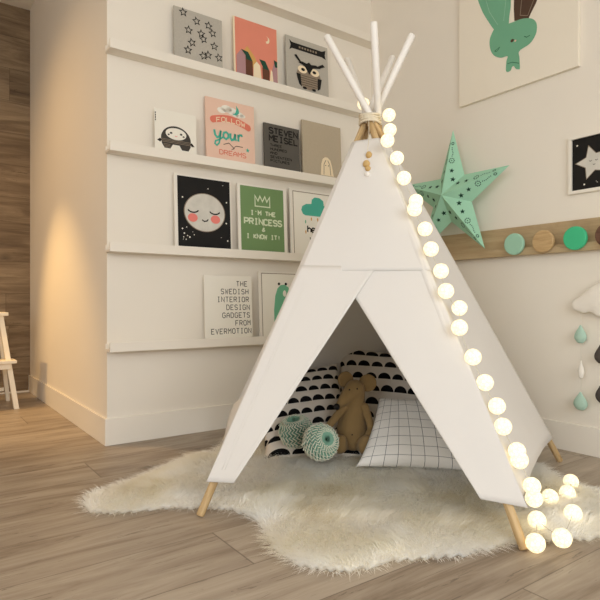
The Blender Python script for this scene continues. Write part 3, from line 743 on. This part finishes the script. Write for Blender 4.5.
# ------------------------------------------------------------------ cloud mobile on the right wall
MX = BX - 0.045
cp = onx(612, 303, MX)
t = tag(empty('cloud_mobile', cp, (0, 0, RZ)), 'padded white cloud wall hanging with mint and charcoal raindrops', 'wall hanging')
def mloc(px, py):
    p = onx(px, py, MX); return Vector((cp.y - p.y, 0, p.z - cp.z))
caps = []
for px, py, r in ((577, 305, .036), (583, 304, .046), (590, 301, .060), (598, 299, .078), (606, 297, .088), (616, 295, .10), (628, 296, .09), (640, 300, .075), (650, 304, .05), (584, 307, .036), (600, 308, .05), (620, 308, .055)):
    q = mloc(px, py); caps.append((q, r, q + Vector((0.004, 0, 0)), r))
cl = blob('cloud_cushion', caps, M['cloth_white'], t, 0.008, 22)
for v in cl.data.vertices: v.co.y = max(min(v.co.y * 0.36, 0.04), -0.04)
def drop(px, py, hh, ww, m, lab):
    q = mloc(px, py); b = bmesh.new(); n = 20; mrows = 16; rings = []
    for i in range(1, mrows):
        s_ = i / mrows; zz = hh / 2 - hh * s_
        rr_ = ww / 2 * (math.sin(PI * s_ ** 1.55)) ** 0.8
        rings.append([b.verts.new((q.x + rr_ * math.cos(2 * PI * k / n), q.y + 0.5 * rr_ * math.sin(2 * PI * k / n), q.z + zz)) for k in range(n)])
    for r0, r1 in zip(rings, rings[1:]):
        for k in range(n): b.faces.new((r0[k], r0[(k + 1) % n], r1[(k + 1) % n], r1[k]))
    b.faces.new(rings[0]); b.faces.new(rings[-1][::-1])
    o = link('raindrop', b, m, t, True)
    if lab: o['label'] = lab
drop(580.5, 334, .115, .068, M['cloth_mint'], 'mint raindrop'); drop(581, 369.5, .115, .036, M['cloth_white'], 'thin white raindrop')
drop(580.5, 401, .115, .078, M['cloth_mint'], 'mint raindrop'); drop(601, 353.5, .12, .07, M['cloth_dark'], 'charcoal raindrop'); drop(602, 393, .12, .07, M['cloth_dark'], 'charcoal raindrop')
for px, y0, y1 in ((581, 305, 398), (601.5, 305, 390)):
    b = bmesh.new(); bm_tube(b, [mloc(px, y0), mloc(px, y1)], 0.0012, 6); link('thread', b, M['cord'], t)

# ------------------------------------------------------------------ step stool in the passage
def stool():
    t = tag(empty('step_stool', (0.40, 4.93, 0), (0, 0, 0)), 'white wooden step stool standing in front of the plank wall', 'stool')
    m = M['stool']
    def leg(x0, y0, x1, y1, z1, wx=.03, wy=.042):
        b = bmesh.new()
        lo = [(x0 - wx / 2, y0 - wy / 2), (x0 + wx / 2, y0 - wy / 2), (x0 + wx / 2, y0 + wy / 2), (x0 - wx / 2, y0 + wy / 2)]
        hi = [(x1 - wx / 2, y1 - wy / 2), (x1 + wx / 2, y1 - wy / 2), (x1 + wx / 2, y1 + wy / 2), (x1 - wx / 2, y1 + wy / 2)]
        a = [b.verts.new((*p, 0)) for p in lo]; c = [b.verts.new((*p, z1)) for p in hi]
        b.faces.new(a[::-1]); b.faces.new(c)
        for k in range(4): b.faces.new((a[k], a[(k + 1) % 4], c[(k + 1) % 4], c[k]))
        link('leg', b, m, t)
    ZT = .735
    for sx_ in (-1, 1):
        leg(sx_ * .335, -.03, sx_ * .240, .10, ZT, .036, .05)
        leg(sx_ * .335, .40, sx_ * .235, .20, ZT)
    link('seat', box(-.29, .29, .04, .27, ZT + 0.0005, ZT + .028, bevel=.004), m, t)
    link('step_board', box(-.335, .335, -.07, .14, .362, .386, bevel=.004), m, t)
    link('step_apron', box(-.30, .30, -.035, -.013, .315, .3615, bevel=.002), m, t)
    link('cross_rail', box(-.30, .30, .355, .375, .09, .12, bevel=.002), m, t)
    link('seat_apron', box(-.21, .21, .09, .11, ZT - .05, ZT, bevel=.002), m, t)
stool()

# ------------------------------------------------------------------ teepee
CC = cw(.393, 2.834); TT = cw(.357, 2.834, 1.787)
names = ['FL', 'FR', 'R', 'B', 'L']; feet = {}; cross = {}
for k, nme in enumerate(names):
    a = math.radians(219.4 + 72 * k)
    feet[nme] = CC + cw(1.012 * math.cos(a), 1.012 * math.sin(a))
    cross[nme] = TT + cw(.024 * math.sin(a), -.024 * math.cos(a))
feet['FL'] += RV * -0.008; feet['FR'] += RV * 0.004; feet['R'] = cw(1.382, 2.945)
cross['B'] += RV * 0.02; cross['L'] += RV * 0.006; cross['FR'] += RV * 0.012
def pole(n, t): return feet[n].lerp(cross[n], t) if t <= 1 else feet[n] + (cross[n] - feet[n]) * t
tent = tag(empty('teepee', CC), 'white canvas play teepee on five crossed wooden poles, standing on sheepskin', 'teepee')
def L_(p): return Vector(p) - CC
TOPT = {'FL': 1.215, 'FR': 1.215, 'R': 1.222, 'B': 1.215, 'L': 1.215}
def polebm(n, t0, t1, r, seg=18):
    # built along local z so the grain follows the pole
    p0, p1 = pole(n, t0), pole(n, t1)
    b = bmesh.new(); Ln = (p1 - p0).length
    bm_tube(b, [(0, 0, 0.003), (0, 0, 0.008), (0, 0, Ln - 0.006), (0, 0, Ln)], [r * .8, r, r, r * .7], seg)
    return b, L_(p0), (p1 - p0).to_track_quat('Z', 'Y').to_euler()
for n in names:
    b, l, e = polebm(n, 0.0, 1.0 - 0.012, 0.0165); po = link('pole', b, M['polewood'], tent, True, l, e)
    b, l, e = polebm(n, 1.0 - 0.02, TOPT[n], 0.0178); pt_ = link('painted_tip', b, M['polewhite'], po, True)
    mw = Matrix.Translation(l) @ e.to_matrix().to_4x4()
    pm = Matrix.Translation(po.location) @ po.rotation_euler.to_matrix().to_4x4()
    pt_.matrix_local = pm.inverted() @ mw
    pt_['label'] = 'white painted pole end'
TB, TB2, TS, TTP = 0.066, 0.078, 0.562, 0.92
def srad(t, n=''): return (0.034 if n != 'R' else 0.026) - 0.012 * t
def face_n(n1, n2):
    v = (feet[n2] - feet[n1]).cross(TT - feet[n1]).normalized()
    if v.dot(feet[n1] + feet[n2] - 2 * CC) < 0: v = -v
    return v
def wrk(p, seed): return noise.noise(Vector((p.x * 3.1 + seed, p.y * 3.1, p.z * 2.2))) + .5 * noise.noise(Vector((p.x * 8 + seed, p.y * 8, p.z * 6)))
def patch(bm, A, B_, C_, D_, nrm, nu=30, nv=40, amp=.004, sag=0.0, seed=0.0, slack=0.0, botcurve=0.0, front=False):
    """A B lower edge, D C upper edge"""
    vs = []
    for j in range(nv + 1):
        v = j / nv; row = []
        for i in range(nu + 1):
            u = i / nu
            p = A.lerp(B_, u).lerp(D_.lerp(C_, u), v)
            e = 4 * u * (1 - u)
            nz = wrk(p, seed)
            if front: p = p + nrm * nz * amp; row.append(bm.verts.new(L_(p))); continue
            p = p + nrm * (nz * amp * min(1, e * 2.5) - slack * e * (0.3 + 0.7 * math.sin(PI * min(1, (1 - v) * 1.0))))
            p.z += botcurve * e * (1 - v) ** 6
            row.append(bm.verts.new(L_(p)))
        vs.append(row)
    for j in range(nv):
        for i in range(nu): bm.faces.new((vs[j][i], vs[j][i + 1], vs[j + 1][i + 1], vs[j + 1][i]))
    return bm
def solid(o, th=0.0022):
    s = o.modifiers.new('thickness', 'SOLIDIFY'); s.thickness = th; s.offset = 0; return o
def cor(n, t, nrm, extra=Vector((0, 0, 0))): return pole(n, t) + nrm * srad(t, n) + extra
# side panels
for n1, n2, sl, bc in (('FR', 'R', .02, .04), ('R', 'B', .03, .035), ('B', 'L', .03, .035), ('L', 'FL', .085, .16)):
    nrm = face_n(n1, n2); b = bmesh.new()
    patch(b, cor(n1, .105 if (n1, n2) == ('L', 'FL') else TB, nrm, nrm * (-.026 if (n1, n2) == ('L', 'FL') else 0)), cor(n2, .105 if n2 == 'L' else TB + (.012 if n2 == 'FL' else 0), nrm, nrm * (-.024 if n2 == 'FL' else 0)), cor(n2, TTP, nrm), cor(n1, TTP, nrm), nrm, slack=sl, seed=len(n1) * 3.3 + sl * 100, botcurve=bc, amp=.006)
    solid(link('side_panel', b, M['canvas_tent'], tent, True))
# sleeves that hold the poles
for n in names:
    b = bmesh.new(); N = 14; TB2 = .11 if n == 'L' else .078
    bm_tube(b, [L_(pole(n, TB2 + (TTP - TB2) * i / N)) for i in range(N + 1)], [srad(TB2 + (TTP - TB2) * i / N, n) * ((.78 + .2 * i / N) if n == 'FR' else .88) for i in range(N + 1)], 20, cap=False)
    solid(link('pole_sleeve', b, M['canvas_tent'], tent, True), .0016)
# front: upper panel and two overlapping flaps
nf = face_n('FL', 'FR')
along = (feet['FR'] - feet['FL']).normalized()
exR = along * 0.058; exL = along * -0.017
PP = cor('FL', 0.07, nf)
NP = (cor('FR', .07, nf) - PP).cross(cor('FL', .92, nf) - PP).normalized()
if NP.dot(nf) < 0: NP = -NP
def fp(px, py, off=0.0): return hit(px, py, PP + nf * off, NP)
def fw_(px, py, off): p = fp(px, py, 0); return p + nf * (off + .005 * wrk(p, 1.0))
S0 = 0.545
b = bmesh.new()
patch(b, cor('FL', S0, nf, exL * .5), cor('FR', S0, nf, exR * .5), cor('FR', TTP, nf, along * .008), cor('FL', TTP, nf), nf, amp=.005, seed=1.0, front=True)
solid(link('upper_front_panel', b, M['canvas_tent'], tent, True))
flo = -0.004
q = lambda v: v + nf * flo
b = bmesh.new()
patch(b, q(fp(480.5, 499)), q(cor('FR', TB + .004, nf, exR)), q(cor('FR', TS + .03, nf, exR * .4)), q(fp(333, 262)), nf, nu=24, amp=.005, seed=1.0, front=True)
solid(link('door_flap', b, M['canvas_tent'], tent, True))
flo = 0.004
b = bmesh.new()
patch(b, q(cor('FL', TB, nf, exL)), q(fp(234, 483)), q(fp(376.5, 267)), q(cor('FL', TS, nf, exL * .5)), nf, nu=24, amp=.005, seed=1.0, front=True)
solid(link('door_flap', b, M['canvas_tent'], tent, True))
# stitched seam across the front and hems along the left edge
b = bmesh.new()

bm_tube(b, [L_(fw_(318 + 82 * i / 20, 267 + 2 * i / 20, .0022)) for i in range(21)], .0016, 6)
for dx in (7, 10):
    pts = [fw_(350 + dx * .4 + (215 + dx - 350 - dx * .4) * i / 30, 172 + (470 - 172) * i / 30, .0015 if 172 + 298 * i / 30 < 272 else .0052) for i in range(31)]
    bm_tube(b, [L_(p) for p in pts], .0011, 6)
for p0, p1 in (((371, 268), (237, 470)),):
    bm_tube(b, [L_(fw_(p0[0] + (p1[0] - p0[0]) * i / 24, p0[1] + (p1[1] - p0[1]) * i / 24, .0054)) for i in range(25)], .0008, 6)
link('stitched_seam', b, M['canvas_tent'], tent, True)
# rope binding and tassel
b = bmesh.new()
for k, (dz, rr_) in enumerate(((-.028, .052), (-.016, .051), (-.004, .050), (.008, .051))):
    pts = [L_(TT) + Vector((rr_ * math.cos(a), rr_ * math.sin(a), dz + .003 * math.sin(a * 2 + k))) for a in np.linspace(0, 2 * PI, 33)]
    bm_tube(b, pts, .0065, 8, cap=False)
link('rope_binding', b, M['rope'], tent, True)
tas_n = nf
def tp(px, py): return L_(hit(px, py, PP + nf * 0.014, NP))
b = bmesh.new(); bm_tube(b, [L_(TT) + nf * .058 + Vector((0, 0, -.02)), tp(369, 130), tp(368.5, 142), tp(367.3, 152), tp(367.2, 176)], .0016, 6)
tas = link('tassel_cord', b, M['rope'], tent)
for (px, py, r, m_, s3) in ((369, 155.5, .0155, 'bead', (1, 1, 1.15)), (366.5, 164.5, .0175, 'bead', (1, 1, 1.1)), (368, 169, .014, 'bead', (1, 1, 1)), (367.7, 175, .013, 'polewhite', (1, 1, 1))):
    b = bmesh.new(); bm_sphere(b, tp(px, py) + nf * .004, r, s3); link('bead', b, M[m_], tas, True)

# ------------------------------------------------------------------ sheepskin rug
PXR = [(74, 506), (82, 491), (112, 481), (150, 468), (176, 458), (196, 452), (205, 455)]
outer = [onz(px, py, 0.012) for px, py in ((80, 505), (86, 493), (114, 485), (150, 473), (180, 460), (200, 452))]
outer += [cw(-.46, 3.12), cw(-.42, 3.38), cw(-.15, 3.52), cw(.25, 3.55), cw(.65, 3.45), cw(.98, 3.22)]
outer += [onz(px, py, 0.012) for px, py in ((535, 464), (551, 473), (571, 484), (600, 490), (636, 500), (640, 526), (600, 538), (566, 540), (538, 541), (512, 543), (490, 549), (464, 556), (436, 558), (400, 560), (376, 567), (345, 571), (312, 569), (286, 560), (268, 545), (256, 524), (240, 513), (215, 508), (186, 508), (160, 508), (125, 512), (94, 512))]
poly = [(p.x, p.y) for p in outer]
poly = spl(poly, 5)
PA = np.array(poly)
def inside(x, y):
    c = np.zeros(x.shape, bool); n = len(PA)
    for i in range(n):
        x0, y0 = PA[i - 1]; x1, y1 = PA[i]
        k = (y0 > y) != (y1 > y)
        with np.errstate(divide='ignore', invalid='ignore'): xi = (x1 - x0) * (y - y0) / (y1 - y0) + x0
        c ^= k & (x < xi)
    return c
def edge(x, y):
    """distance to the outline and direction to its nearest point"""
    best = np.full(x.shape, 9.0); dx = np.zeros_like(x); dy = np.zeros_like(x); n = len(PA)
    for i in range(n):
        a, b_ = PA[i - 1], PA[i]; ab = b_ - a; l2 = ab.dot(ab)
        s_ = np.clip(((x - a[0]) * ab[0] + (y - a[1]) * ab[1]) / l2, 0, 1)
        ex, ey = a[0] + s_ * ab[0] - x, a[1] + s_ * ab[1] - y; d = np.hypot(ex, ey); k = d < best
        best[k] = d[k]; dx[k] = ex[k]; dy[k] = ey[k]
    return best, dx / np.maximum(best, 1e-5), dy / np.maximum(best, 1e-5)
rug = tag(empty('sheepskin_rug', (CC.x, CC.y, 0)), 'shaggy cream sheepskin rug spread under the teepee', 'rug')
def skin_z(d): return 0.005 + 0.022 * (1 - np.exp(-d / 0.07))
# leather backing with the soft height of the pelt
x0, y0 = PA.min(0); x1, y1 = PA.max(0); st = 0.02
gx, gy = np.meshgrid(np.arange(x0, x1 + st, st), np.arange(y0, y1 + st, st))
ins = inside(gx, gy); dd, _, _ = edge(gx, gy)
b = bmesh.new(); vid = {}
for j in range(gx.shape[0]):
    for i in range(gx.shape[1]):
        if ins[j, i] and dd[j, i] > 0.006: vid[j, i] = b.verts.new((gx[j, i] - CC.x, gy[j, i] - CC.y, float(skin_z(dd[j, i]))))
for (j, i) in list(vid):
    q4 = [(j, i), (j, i + 1), (j + 1, i + 1), (j + 1, i)]
    if all(k in vid for k in q4): b.faces.new([vid[k] for k in q4])
for v in [v for v in b.verts if not v.link_faces]: b.verts.remove(v)
r_ = bmesh.ops.extrude_face_region(b, geom=list(b.faces))
for v in r_['geom']:
    if isinstance(v, bmesh.types.BMVert): v.co.z = 0.001
link('pelt', b, M['fur'], rug, True)
rng = np.random.default_rng(5)
NS = 140000
sx_ = rng.uniform(x0, x1, NS); sy_ = rng.uniform(y0, y1, NS)
k = inside(sx_, sy_); sx_, sy_ = sx_[k], sy_[k]; NS = len(sx_)
dd, ex, ey = edge(sx_, sy_)
k = dd > 0.004; sx_, sy_, dd, ex, ey = sx_[k], sy_[k], dd[k], ex[k], ey[k]; NS = len(sx_)
def field(x, y, s, ph):
    return (np.sin(x * s + ph) * np.cos(y * s * 1.3 + ph * 2) + 0.6 * np.sin((x + y) * s * 1.9 + ph * 3) + 0.4 * np.cos((x - 1.3 * y) * s * 3.1 + ph)) / 1.5
ang = field(sx_, sy_, 3.2, 0.7) * 2.2 + field(sx_, sy_, 17.0, 1.9) * 0.9 - 2.1
flx, fly = np.cos(ang), np.sin(ang)
we = np.exp(-dd / 0.05)[:, None]
fl = np.stack([flx, fly], 1) * (1 - we) + np.stack([ex, ey], 1) * we * 1.2
fl += rng.normal(0, .28, fl.shape)
length = (0.066 + 0.016 * field(sx_, sy_, 11.0, 0.2)) * rng.uniform(.65, 1.15, NS) * (0.62 + 0.38 * (1 - we[:, 0]))
lift = (0.75 - 0.35 * we[:, 0]) * rng.uniform(.6, 1.2, NS)
root = np.stack([sx_ - CC.x, sy_ - CC.y, skin_z(dd) - 0.002], 1)
# clump: strands lean towards a shared tip
cell = 0.026
cx_ = (np.floor(sx_ / cell) + .5) * cell; cy_ = (np.floor(sy_ / cell) + .5) * cell
hsh = np.sin(cx_ * 913.1 + cy_ * 517.7) * 43758.5; hsh -= np.floor(hsh)
tipoff = np.stack([(cx_ - sx_) * .9, (cy_ - sy_) * .9], 1)
length *= 0.82 + 0.4 * hsh
segs = 4; W0 = 0.0026
P = []
for i in range(segs + 1):
    s_ = i / segs
    hor = fl * (length * (0.35 * s_ + 0.55 * s_ * s_))[:, None] + tipoff * (s_ ** 1.3)
    zz = length * lift * (s_ * 1.0 - 0.45 * s_ * s_)
    P.append(np.concatenate([root[:, :2] + hor, np.maximum(root[:, 2] + zz, 0.002)[:, None]], 1))
pa = rng.uniform(0, 2 * PI, NS); side = np.stack([np.cos(pa), np.sin(pa), np.zeros(NS)], 1)
side = side * 0.35 + np.stack([-fl[:, 1], fl[:, 0], np.zeros(NS)], 1) * 0.8
side /= np.linalg.norm(side, axis=1)[:, None]
verts = np.zeros((NS, (segs + 1) * 2 - 1, 3))
for i in range(segs):
    wv = W0 * (1 - .8 * (i / segs) ** 1.5) / 2
    verts[:, 2 * i] = P[i] - side * wv; verts[:, 2 * i + 1] = P[i] + side * wv
verts[:, -1] = P[-1]
nvp = verts.shape[1]; base = (np.arange(NS) * nvp)[:, None]
quads = np.concatenate([base + np.array([2 * i, 2 * i + 1, 2 * i + 3, 2 * i + 2])[None] for i in range(segs - 1)], 1).reshape(NS, segs - 1, 4)
tris = base + np.array([2 * segs - 2, 2 * segs - 1, nvp - 1])[None]
loops = np.concatenate([quads.reshape(-1), tris.reshape(-1)]).astype(np.int32)
nq = NS * (segs - 1)
ls = np.concatenate([np.arange(nq) * 4, nq * 4 + np.arange(NS) * 3]).astype(np.int32)
me = bpy.data.meshes.new('wool_pile'); me.vertices.add(NS * nvp); me.vertices.foreach_set('co', verts.astype(np.float32).ravel())
me.loops.add(len(loops)); me.loops.foreach_set('vertex_index', loops)
me.polygons.add(len(ls)); me.polygons.foreach_set('loop_start', ls)
me.polygons.foreach_set('use_smooth', np.ones(len(ls), bool))
me.update(calc_edges=True); me.materials.append(M['fur'])
o = bpy.data.objects.new('wool_pile', me); COL.objects.link(o); o.parent = rug; o['kind'] = 'stuff'

# ------------------------------------------------------------------ cushions
def cushion(name, label, cat, m, loc, rot, w, h, th, uvs=(1, 1), seed=0.0, taper=0.0, group=None):
    t = tag(empty(name, loc, rot), label, cat, group)
    b = bmesh.new(); N = 36; uvl = b.loops.layers.uv.new('UVMap')
    grids = []
    for sgn in (-1, 1):
        g_ = []
        for j in range(N + 1):
            row = []
            for i in range(N + 1):
                u, v = i / N * 2 - 1, j / N * 2 - 1
                pin = 0.085
                x = u * (1 - pin * (1 - v * v) * abs(u) ** 3); z = v * (1 - pin * (1 - u * u) * abs(v) ** 3)
                d = ((1 - u * u) * (1 - v * v)); tt = max(d, 0) ** 0.42
                nz = noise.noise(Vector((u * 1.6 + seed, v * 1.6, sgn * 3.0))) * .13 + noise.noise(Vector((u * 4 + seed, v * 4, sgn))) * .04
                if u < 0: x *= 1 - taper * (v + 1) / 2
                y = sgn * th / 2 * tt * (1 + nz)
                row.append(b.verts.new((x * w / 2, y, z * h / 2)))
            g_.append(row)
        grids.append(g_)
        for j in range(N):
            for i in range(N):
                f = b.faces.new((g_[j][i], g_[j][i + 1], g_[j + 1][i + 1], g_[j + 1][i]))
                for lp, (a_, c_) in zip(f.loops, ((i, j), (i + 1, j), (i + 1, j + 1), (i, j + 1))): lp[uvl].uv = (a_ / N * uvs[0], c_ / N * uvs[1])
    bmesh.ops.remove_doubles(b, verts=b.verts, dist=1e-5)
    link('cushion_cover', b, m, t, True)
    return t
# face towards the opening; local -Y is the cushion's front
yaw = -math.atan2(CA, SA)
cushion('half_moon_cushion', 'left white cushion with rows of black half circles, leaning behind pom-poms', 'cushion', M['moons'],
        cw(.015, 3.18, .262), (-0.62, math.radians(-7), yaw + 0.12), .50, .46, .15, seed=1.2, group='half circle patterned cushions')
cushion('half_moon_cushion', 'right white cushion with rows of black half circles, behind the mouse', 'cushion', M['moons'],
        cw(.50, 3.35, .305), (-0.5, math.radians(4), yaw - 0.05), .56, .56, .15, seed=4.7, group='half circle patterned cushions')
cushion('floor_cushion', 'low white cushion with large black half circles, lying under the others', 'cushion', M['moons_big'],
        cw(.10, 3.10, .095), (-1.2, 0, yaw + 0.05), .62, .46, .13, seed=8.1)
cushion('grid_cushion', 'white cushion with a dark window-pane grid, beside the mouse', 'cushion', M['grid'],
        cw(.555, 2.83, .185), (-0.9, math.radians(2), yaw - 0.02), .56, .44, .15, seed=2.2, taper=.52)

# ------------------------------------------------------------------ stuffed mouse
mp = onz(353, 452, 0.055)
mouse = tag(empty('stuffed_mouse', mp + FV * 0.03, (0, 0, yaw)), 'mustard brown stuffed toy mouse sitting against the cushions', 'soft toy')
blob('body', [((0, 0, .075), .078, (-.004, 0, .12), .082), ((-.004, 0, .12), .082, (.012, 0, .24), .056), ((.012, 0, .24), .056, (.014, 0, .325), .054),
     ((.012, -.005, .325), .056, (-.03, -.035, .295), .040), ((-.03, -.035, .295), .040, (-.072, -.06, .258), .020)], M['mouse'], mouse, 0.006, 10)
for (c_, r, ry, lab) in (((-.035, .025, .375), .043, -.35, None), ((.083, .015, .358), .047, .5, None)):
    b = bmesh.new(); bm_sphere(b, (0, 0, 0), 1, u=24, v=14)
    for v in b.verts:
        x, y, z = v.co
        rr_ = math.hypot(x, z); v.co = Vector((x * r, y * r * .28 + (0.010 * max(0, 1 - rr_ * 1.15) if y < 0 else 0), z * r * 1.05))
    e = link('ear', b, M['mouse'], mouse, True, c_, (0.15, ry, 0.1 if ry < 0 else -0.15))
b = bmesh.new(); bm_sphere(b, (-.089, -.078, .248), .017, (1, .95, .95)); link('nose', b, M['nose'], mouse, True)
for p in ((-.022, -.068, .335), (.018, -.069, .34)):
    b = bmesh.new(); bm_sphere(b, p, .0042); link('eye', b, M['nose'], mouse, True)
b = bmesh.new(); bm_sphere(b, (-.01, -.088, .105), .0035); link('belly_stitch', b, M['nose'], mouse, True)
def arm(sh, el, wr, fingers, tip_dirs):
    caps = [(sh, .026, el, .021), (el, .021, wr, .02)]
    for d in tip_dirs:
        p = Vector(wr); q_ = p + Vector(d)
        caps.append((p, .012, q_, .0085))
    blob('arm', caps, M['mouse'], mouse, 0.0042, 3)
arm((-.045, -.03, .235), (-.105, -.06, .175), (-.135, -.075, .14), 4, [(-.045, -.01, -.012), (-.04, -.015, -.03), (-.022, -.02, -.042), (-.004, -.02, -.045)])
arm((.06, -.03, .235), (.082, -.055, .17), (.088, -.065, .14), 4, [(-.03, -.01, -.05), (-.008, -.014, -.058), (.014, -.012, -.056), (.034, -.006, -.046)])
for sx2, yy in ((.055, -.115), (-.075, -.10)):
    blob('leg', [((sx2 * .6, -.02, .05), .045, (sx2, yy + .03, .048), .04), ((sx2, yy + .02, .046), .036, (sx2, yy, .062), .041), ((sx2, yy, .05), .041, (sx2 + .004, yy - .005, .075), .036)], M['mouse'], mouse, 0.006, 6)

# ------------------------------------------------------------------ paper pom-poms
def pompom(loc, R, rot, label, seed):
    t = tag(empty('paper_pompom', loc, rot), label, 'pom-pom', 'green paper pom-poms')
    b = bmesh.new(); n = 26; S = 17; r_in = .10
    eb = bmesh.new()
    rg = random.Random(seed)
    for k in range(n):
        a = 2 * PI * k / n
        prev = None; prevE = None
        for j in range(S + 1):
            th = PI * (0.07 + 0.86 * j / S)
            z = R * math.cos(th) * .98
            w_ = (PI / n) * (0.95 + rg.uniform(-.15, .15)) * (1 if j % 2 else -1)         # zig-zag honeycomb fold
            rad = R * math.sin(th) * (1.0 if j % 2 else .93) * rg.uniform(.95, 1.03)
            inn = rad * .25
            aa = a + w_
            # dimple at both poles
            z *= 1 - .5 * math.exp(-(math.sin(th) / .35) ** 2)
            po_ = Vector((rad * math.cos(aa), rad * math.sin(aa), z)); pi_ = Vector((inn * math.cos(a), inn * math.sin(a), z * .9))
            tang = Vector((-math.sin(aa), math.cos(aa), 0)) * (.0016)
            c0, c1, c2 = b.verts.new(pi_), b.verts.new(po_ - tang), b.verts.new(po_ + tang)
            if prev:
                b.faces.new((prev[0], prev[1], c1, c0)); b.faces.new((prev[0], c0, c2, prev[2]))
            prev = (c0, c1, c2)
            out = po_.normalized() * .0012
            e0, e1 = eb.verts.new(po_ - tang * 1.5 + out), eb.verts.new(po_ + tang * 1.5 + out)
            e2, e3 = eb.verts.new(po_ + tang * 1.5 - out * 3), eb.verts.new(po_ - tang * 1.5 - out * 3)
            if prevE:
                eb.faces.new((prevE[0], prevE[1], e1, e0)); eb.faces.new((prevE[1], prevE[2], e2, e1)); eb.faces.new((prevE[3], prevE[0], e0, e3))
            prevE = (e0, e1, e2, e3)
    link('paper_folds', b, M['pomgreen'], t); link('pale_edges', eb, M['pomwhite'], t)
    b = bmesh.new(); bm_sphere(b, (0, 0, 0), R * .24, (1, 1, 1.0)); link('paper_core', b, M['pomgreen'], t, True)
pompom(atf(320.5, 442, 2.76), .094, (0.95, 0.75, yaw + .1), 'front green and white folded paper pom-pom beside the mouse', 1)
pompom(atf(296, 431.5, 2.96), .096, (0.25, -0.2, yaw), 'rear green folded paper pom-pom against the half circle cushion', 2)

# ------------------------------------------------------------------ string of cotton ball lights
sl = tag(empty('string_lights', feet['FR']), 'string of glowing cotton balls draped down the teepee edge onto the rug', 'string lights')
ns = face_n('FR', 'R')
sp0 = pole('FR', .5) + ns * .034
balls = [(363.5, 104), (389, 115), (390, 130), (387.5, 140.5), (397, 158), (404, 178), (416, 201), (414.5, 209), (425, 229), (431, 249), (441, 271), (446, 291), (459.5, 308), (459.5, 327.5), (473, 357), (485, 382.5), (497, 406), (503, 426.5), (517, 451), (519.5, 460)]
pts = []
for i, (px, py) in enumerate(balls):
    if i == 0: p = atf(px, py, 2.93)
    elif i == 1: p = atf(px, py, 2.76)
    else: p = hit(px, py, sp0 + ns * .037, ns)
    pts.append(p)
floorb = [((532, 486), .165), ((534, 498.5), .115), ((550, 497), .052), ((567.5, 493), .050), ((571, 481.5), .054), ((573, 513), .050), ((562, 538), .048), ((537, 520), .050), ((535.5, 543), .036)]
for (q2, z) in floorb: pts.append(onz(q2[0], q2[1], z))
BR = .0322
o0 = None
for i, p in enumerate(pts):
    if o0 is None:
        b = bmesh.new(); bm_sphere(b, (0, 0, 0), BR, u=24, v=16); o0 = link('cotton_ball', b, M['ball'], sl, True)
        ob = o0
    else:
        ob = o0.copy(); COL.objects.link(ob); ob.parent = sl
    ob.location = p - feet['FR']; ob.rotation_euler = (i * 1.3, i * .7, i * 2.1)
cpts = []
for i in range(len(pts) - 1):
    a_, c_ = pts[i] - feet['FR'], pts[i + 1] - feet['FR']
    for j in range(6):
        u = j / 6; p = a_.lerp(c_, u); p.z -= .02 * 4 * u * (1 - u) * ((a_ - c_).length / .15) * (1 if i < 19 else .2); cpts.append(p)
b = bmesh.new(); bm_tube(b, cpts, .0014, 6); link('light_cord', b, M['cord'], sl)
